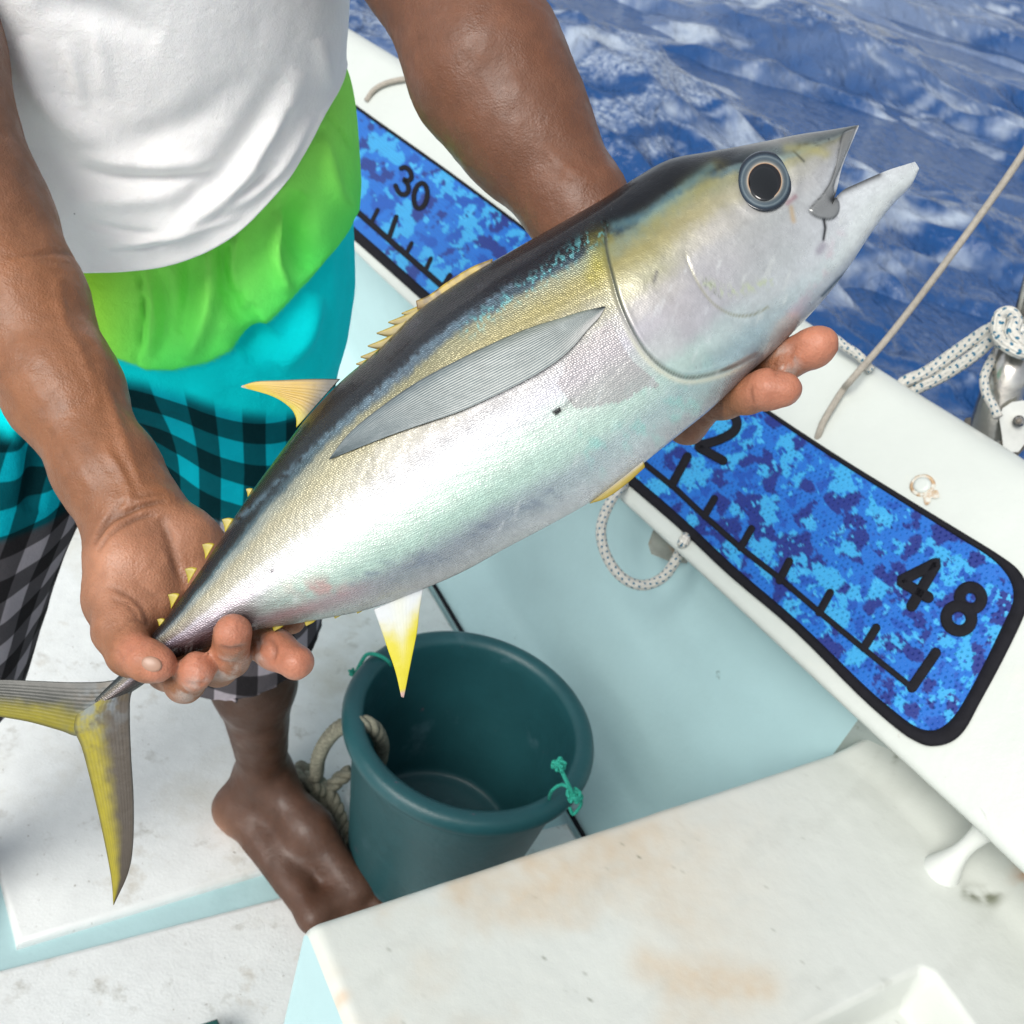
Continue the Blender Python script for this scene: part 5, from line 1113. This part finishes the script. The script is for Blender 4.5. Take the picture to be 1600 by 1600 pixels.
# thumb nail
M_nail = mat('nail', (.36, .21, .145), .4, coat=.1)
nc = PX(219, 1046, .6325)
a_ = np.linspace(0, 2*np.pi, 20, endpoint=False); V_ = []
for r, h in ((1, -.002), (.95, .0005), (.6, .0016), (.05, .002)):
    for t in a_: V_.append(nc+EX*(r*(11*math.cos(t)*.9+6*math.sin(t)))*KF*.95+EY*(-r*(9*math.sin(t)+4*math.cos(t)))*KF*.95-FW*h+FW*r*math.sin(t)*.0035)
nail0 = None
if 0: nail = under(mesh('nail', V_, [tuple(q) for q in gridfaces(4, 20, True)]+[tuple(range(60, 80))], M_nail, None), person)
M_drop = mat('water_drop', (.9, .95, 1), .02, spec=.6, trans=1)
kb = KDTree(len(V)//7+1); vi7 = np.arange(0, len(V), 7)
vsel = vi7[(Nn[vi7]@FW < -.3) & (V[vi7, 2] > .74) & (qd[vi7] < .84)]
kb = KDTree(len(vsel))
for i, j in enumerate(vsel): kb.insert((qx[j], qy[j], 0), int(j))
kb.balance()
for (x, y, r_) in []:
    j = min(kb.find_n((x, y, 0), 12), key=lambda q: qd[q[1]])[1]; p_ = V[j]; n_ = Nn[j]; t1 = np.cross(n_, [0, 0, 1.]); t1 /= np.linalg.norm(t1); t2 = np.cross(n_, t1); Vd = []
    for q_ in np.linspace(0, .5*np.pi, 6)[:-1]:
        Vd += [p_+r_*math.cos(q_)*(math.cos(t)*t1+1.25*math.sin(t)*t2)+n_*(r_*.6*math.sin(q_)-.0001) for t in np.linspace(0, 2*np.pi, 14, endpoint=False)]
    under(mesh('water_drop', Vd, [tuple(q) for q in gridfaces(5, 14, True)]+[tuple(range(56, 70))], M_drop, None), person)
j = min(kb.find_n((218, 1051, 0), 60), key=lambda q: qd[q[1]])[1]; p_ = V[j]; n_ = Nn[j]; t1 = EX*.94-EY*.34; t1 = t1-n_*(n_@t1); t1 /= np.linalg.norm(t1); t2 = np.cross(n_, t1); Vd = []
for r_, h in ((1, -.0018), (.97, .0000), (.8, .0004), (.4, .0008), (.05, .0009)): Vd += [p_+r_*(.0062*math.cos(t)*t1+.0044*math.sin(t)*t2)+n_*h for t in np.linspace(0, 2*np.pi, 26, endpoint=False)]
under(mesh('nail', Vd, [tuple(q) for q in gridfaces(5, 26, True)]+[tuple(range(104, 130))], M_nail, None), person)
# hair
rg = np.random.RandomState(2); hv, hf = lathe([(.001, .097), (.03, .094), (.06, .078), (.082, .05), (.092, .01), (.090, -.03), (.078, -.05), (.07, -.045)], 48)
hv = hv+np.random.RandomState(1).normal(0, .0015, hv.shape); hv[:, 1] *= 1.12
hv[:, 2] += np.where(hv[:, 1] < -.03, np.clip(.045-hv[:, 2], 0, 1)*.9, 0)
under(mesh('hair', hv+hd+np.array([-.0, .012, .022]), hf, mat('black_hair', (.012, .010, .009), .6, bump=[(400, .003, 'noise')]), None), person)

# shirt ------------------------------------------------------------
nth, nt_ = 420, 300
th = np.linspace(0, 2*np.pi, nth, endpoint=False); tz = np.linspace(0, 1, nt_)
hemz = np.interp((np.degrees(th)) % 360, [0, 30, 50, 70, 90, 115, 150, 180, 220, 270, 320, 360], [1.135, 1.10, 1.045, .985, .953, .940, .935, .95, .98, 1.0, 1.06, 1.135])
hemz = np.convolve(np.r_[hemz[-12:], hemz, hemz[:12]], np.ones(25)/25, 'valid')
TH, TZ = np.meshgrid(th, tz); ZT = 1.425; Z = hemz[None]*(1-TZ)+ZT*TZ
cx = np.interp(Z, [.9, 1.05, 1.2, 1.35, 1.43], [-.45, -.452, -.45, -.44, -.44]); cy = np.interp(Z, [.9, 1.05, 1.2, 1.35, 1.43], [.985, .97, .925, .89, .89])
wx_ = np.interp(Z, [.9, 1.0, 1.1, 1.2, 1.3, 1.36, 1.40, 1.43], [.235, .215, .192, .19, .20, .185, .12, .075]); dx_ = np.interp(Z, [.9, 1.0, 1.1, 1.2, 1.3, 1.38, 1.43], [.185, .180, .160, .15, .14, .10, .07])
ce, se = np.cos(TH), np.sin(TH); se_ = np.sign(se)*np.abs(se)**.85; ce_ = np.sign(ce)*np.abs(ce)**.92
Pn = np.stack([cx+wx_*ce_*SLD[0]+dx_*se_*FCD[0], cy+wx_*ce_*SLD[1]+dx_*se_*FCD[1], Z], -1).reshape(-1, 3)
Qs = gridfaces(nt_, nth, True)
Ns_ = vnorm(Pn, Qs); cen = np.stack([cx, cy, Z], -1).reshape(-1, 3)
if ((Pn-cen)*Ns_).sum(1).mean() < 0: Ns_ = -Ns_; Qs = Qs[:, ::-1]
qx, qy, qd = proj(Pn); fc_ = -((Pn-CAM)*Ns_).sum(1)/np.linalg.norm(Pn-CAM, axis=1); fr = sstep(.12, .5, fc_)
SF = [([(470, 110), (430, 200), (370, 285), (300, 345), (245, 375)], .011, 16), ([(440, 120), (395, 205), (335, 280), (270, 330)], -.008, 20), ([(490, 180), (450, 245), (400, 300), (345, 335)], .006, 10), ([(455, 165), (435, 210), (400, 262)], -.006, 9), ([(440, 250), (400, 285), (360, 310)], -.004, 6),
      ([(120, 262), (180, 276), (250, 279), (335, 273)], -.007, 8), ([(110, 240), (180, 252), (260, 256), (340, 250)], .006, 14), ([(110, 310), (200, 312), (300, 300)], .006, 16), ([(30, 60), (70, 150), (130, 210), (210, 245)], .010, 24), ([(120, 225), (190, 225), (300, 190), (400, 110)], -.006, 26),
      ([(130, 345), (200, 362), (260, 368)], -.004, 7), ([(150, 385), (220, 378), (300, 362), (380, 335)], .004, 8), ([(155, 392), (230, 388), (330, 360)], -.0018, 3), ([(200, 380), (230, 374), (262, 364)], .004, 5), ([(60, 0), (150, 18), (250, 60)], -.006, 26), ([(100, 60), (120, 120), (130, 170)], .003, 10), ([(150, 40), (162, 110), (168, 150)], .002, 8), ([(500, 60), (510, 110), (522, 140)], .006, 12)]
ds = np.zeros(len(Pn))
for pts, amp, wdt in SF:
    d, s, al = pdist(qx, qy, crom(pts, 14)); ds += amp*np.exp(-(d/wdt)**2)*np.sin(np.clip(al, 0, 1)*np.pi)**.6
ds = ds*fr*.85
ds += .004*fbm(np.c_[Pn[:, :2]*9, Pn[:, 2]*3], 3, 77)+.0012*fbm(Pn*np.array([40, 40, 22]), 3, 78)
hem_t = np.exp(-((TZ.ravel()*(ZT-1))/.006)**2); ds += .0015*hem_t
Pn = Pn+Ns_*ds[:, None]
rows = Pn.reshape(nt_, nth, 3); inn = [rows[0]-Ns_.reshape(nt_, nth, 3)[0]*q+ZD*z_ for q, z_ in ((.012, .012), (.008, .004), (.003, -.001))]
full = np.concatenate([np.array(inn), rows]); Qf = gridfaces(nt_+3, nth, True)
shirt = under(mesh('shirt', full.reshape(-1, 3), Qf, M_shirt, None), person)
for s, (a1, b1_) in enumerate(((sh_r, el_r), (sh_l, el_l))):
    dr_ = (b1_-a1)/np.linalg.norm(b1_-a1); pts = [a1-dr_*.06+ZD*.0, a1-dr_*.02, a1+dr_*.05, a1+dr_*.11]
    Vt, Ft = tube(crom(pts, 16), np.linspace(.085, .078, 16), 40, False); under(mesh('sleeve', Vt, Ft, M_shirt, None), person)

# shorts -----------------------------------------------------------
X2 = axis([(-.80, -.10, .0042)]); Y2 = axis([(.52, 1.22, .0042)]); Z2 = axis([(.36, 1.17, .0042)])
H = SDF(X2, Y2, Z2)
for z_, r in ((1.05, .118), (1.00, .122), (.95, .132), (.88, .146), (.82, .135)): H.cone([-.53, .95, z_], r, [-.372, 1.005, z_], r, .03)
H.cone([-.36, 1.0, .86], .125, [-.335, 1.0, .72], .108, .035); H.cone([-.335, 1.0, .72], .108, [-.298, .955, .40], .122, .03)
H.cone([-.54, .92, .86], .130, [-.565, .83, .66], .122, .035); H.cone([-.565, .83, .66], .122, [-.60, .70, .36], .135, .03)
xx, yy, zz_ = np.meshgrid(X2, Y2, Z2, indexing='ij', sparse=True)
hem = np.where(xx > -.45+.0*yy, .448+.25*(yy-.95), .425)
H.F = np.maximum(H.F, (hem-zz_).astype(np.float32)); H.F = np.maximum(H.F, (zz_-1.15+0*xx+0*yy).astype(np.float32))
V, Q = surface_nets(H.F, X2, Y2, Z2); V = vsmooth(V, Q, 3); Nn = vnorm(V, Q); qx, qy, qd = proj(V)
fc_ = -((V-CAM)*Nn).sum(1)/np.linalg.norm(V-CAM, axis=1); fr = fc_ > .05; frs = sstep(.08, .4, fc_)
HF = [([(320, 365), (330, 430), (318, 500), (290, 560)], .009, 13), ([(290, 390), (295, 450), (280, 520)], -.006, 14), ([(345, 380), (352, 440), (375, 490), (400, 480)], -.009, 18), ([(372, 350), (362, 410), (368, 460)], .006, 8), ([(440, 330), (425, 390), (440, 440), (455, 448)], .009, 9), ([(470, 300), (460, 360), (480, 420)], -.010, 20), ([(500, 210), (520, 300), (560, 330)], .006, 14), ([(450, 270), (430, 300)], .005, 10),
      ([(212, 400), (224, 470), (222, 520), (208, 578)], -.0035, 3.2), ([(226, 400), (238, 480), (232, 560)], .003, 7), ([(250, 420), (262, 500), (245, 560)], -.004, 10), ([(505, 175), (530, 205), (562, 246)], -.0018, 2.5),
      ([(500, 460), (480, 520), (440, 580)], .008, 18), ([(420, 510), (380, 560)], -.012, 30), ([(40, 650), (60, 720), (50, 800)], -.008, 18), ([(20, 600), (25, 700)], .006, 18)]
ds = np.zeros(len(V))
for pts, amp, wdt in HF:
    d, s, al = pdist(qx, qy, crom(pts, 14)); ds += amp*np.exp(-(d/wdt)**2)*np.sin(np.clip(al, 0, 1)*np.pi)**.5
ds = ds*frs*1.8
# coordinates on each trouser leg
onA = (V[:, 0]-(-.45))*.94+(V[:, 1]-.95)*.34 > 0
axA = np.stack([np.interp(V[:, 2], [.4, .72, .9], [-.298, -.335, -.36]), np.interp(V[:, 2], [.4, .72, .9], [.955, 1.0, 1.0])], -1)
axB = np.stack([np.interp(V[:, 2], [.36, .66, .86], [-.60, -.565, -.54]), np.interp(V[:, 2], [.36, .66, .86], [.70, .83, .92])], -1)
ax_ = np.where(onA[:, None], axA, axB); rel = V[:, :2]-ax_
thl = np.arctan2(rel[:, 0]*SLD[0]+rel[:, 1]*SLD[1], rel[:, 0]*FCD[0]+rel[:, 1]*FCD[1])       # 0 at the front
thh = np.arctan2((V[:, 0]+.45)*SLD[0]+(V[:, 1]-.97)*SLD[1], (V[:, 0]+.45)*FCD[0]+(V[:, 1]-.97)*FCD[1])
ctrl = []
idx = np.where(fr)[0]
for (x, y) in [(190, 568), (225, 580), (270, 580), (320, 568), (370, 542), (420, 502), (470, 452), (515, 400), (553, 352)]:
    j = idx[np.argmin((qx[idx]-x)**2+(qy[idx]-y)**2)]; ctrl.append((thh[j], V[j, 2]))
ctrl.sort(); ctrl = np.array(ctrl)
zb = np.interp(thh, np.r_[-np.pi, ctrl[0, 0]-.5, ctrl[:, 0], np.pi], np.r_[ctrl[0, 1]+.05, ctrl[0, 1]+.02, ctrl[:, 1], ctrl[-1, 1]])
gm = sstep(-.0045, .0045, V[:, 2]-zb)
ds += .0035*sstep(-.003, .008, V[:, 2]-zb)*sstep(.10, .03, V[:, 2]-zb)-.004*(1-gm)
ds += .006*sstep(.45, .52, V[:, 2])*fbm(np.c_[V[:, :2]*13, V[:, 2]*4], 3, 91)+.0015*fbm(V*30, 3, 92)
V = V+Nn*ds[:, None]
uu = thl*.118; vvv = V[:, 2]+.018*np.sin(thl*2.0+.6)
px_, py_ = .058, .060
def chk(t, p, duty=.5): f = (t/p) % 1.; return f < duty
A_ = chk(uu+.004, px_); B_ = chk(vvv+.012, py_)
gy1, gy2 = lin((150, 144, 150)), lin((34, 38, 48))
cy1, cy2 = lin((0, 158, 176)), lin((6, 40, 52))
zc_ = np.where(onA, .66, .70)
cyan = sstep(-.003, .003, V[:, 2]+.0-(np.where(onA, .655, .665)))[:, None]
lightc = gy1*(1-cyan)+cy1*cyan; darkc = gy2*(1-cyan)+cy2*cyan; midc = (lin((66, 66, 78))*(1-cyan)+lin((4, 78, 96))*cyan)
pl = lightc
tealz = np.where(onA, .80, .78); plain = sstep(-.012, .012, V[:, 2]-tealz+.02*np.sin(thl*1.7))[:, None]
pl = pl*(1-plain)+lin((0, 214, 220))*plain
gg = fbm(V*7, 3, 95)[:, None]*.5+.5
hgt = np.clip((V[:, 2]-zb)/.2, 0, 1)[:, None]
green = lin((92, 246, 108))*(1-hgt)+lin((186, 252, 104))*hgt
yl = np.exp(-((qx-190)/45)**2-((qy-430)/45)**2)[:, None]*0
lft = sstep(.35, -.35, thh)[:, None]; green = green*(1-lft*.75)+lin((190, 232, 40))*lft*.75
cc_ = green*gm[:, None]+pl*(1-gm[:, None])
shorts = under(mesh('shorts', V, Q, M_shorts, None, col=np.clip(cc_*.95, 0, 1), uv=np.c_[uu, vvv], attrs={'plaid': (1-gm)*(1-plain[:, 0])}), person)
bpy.context.view_layer.update()
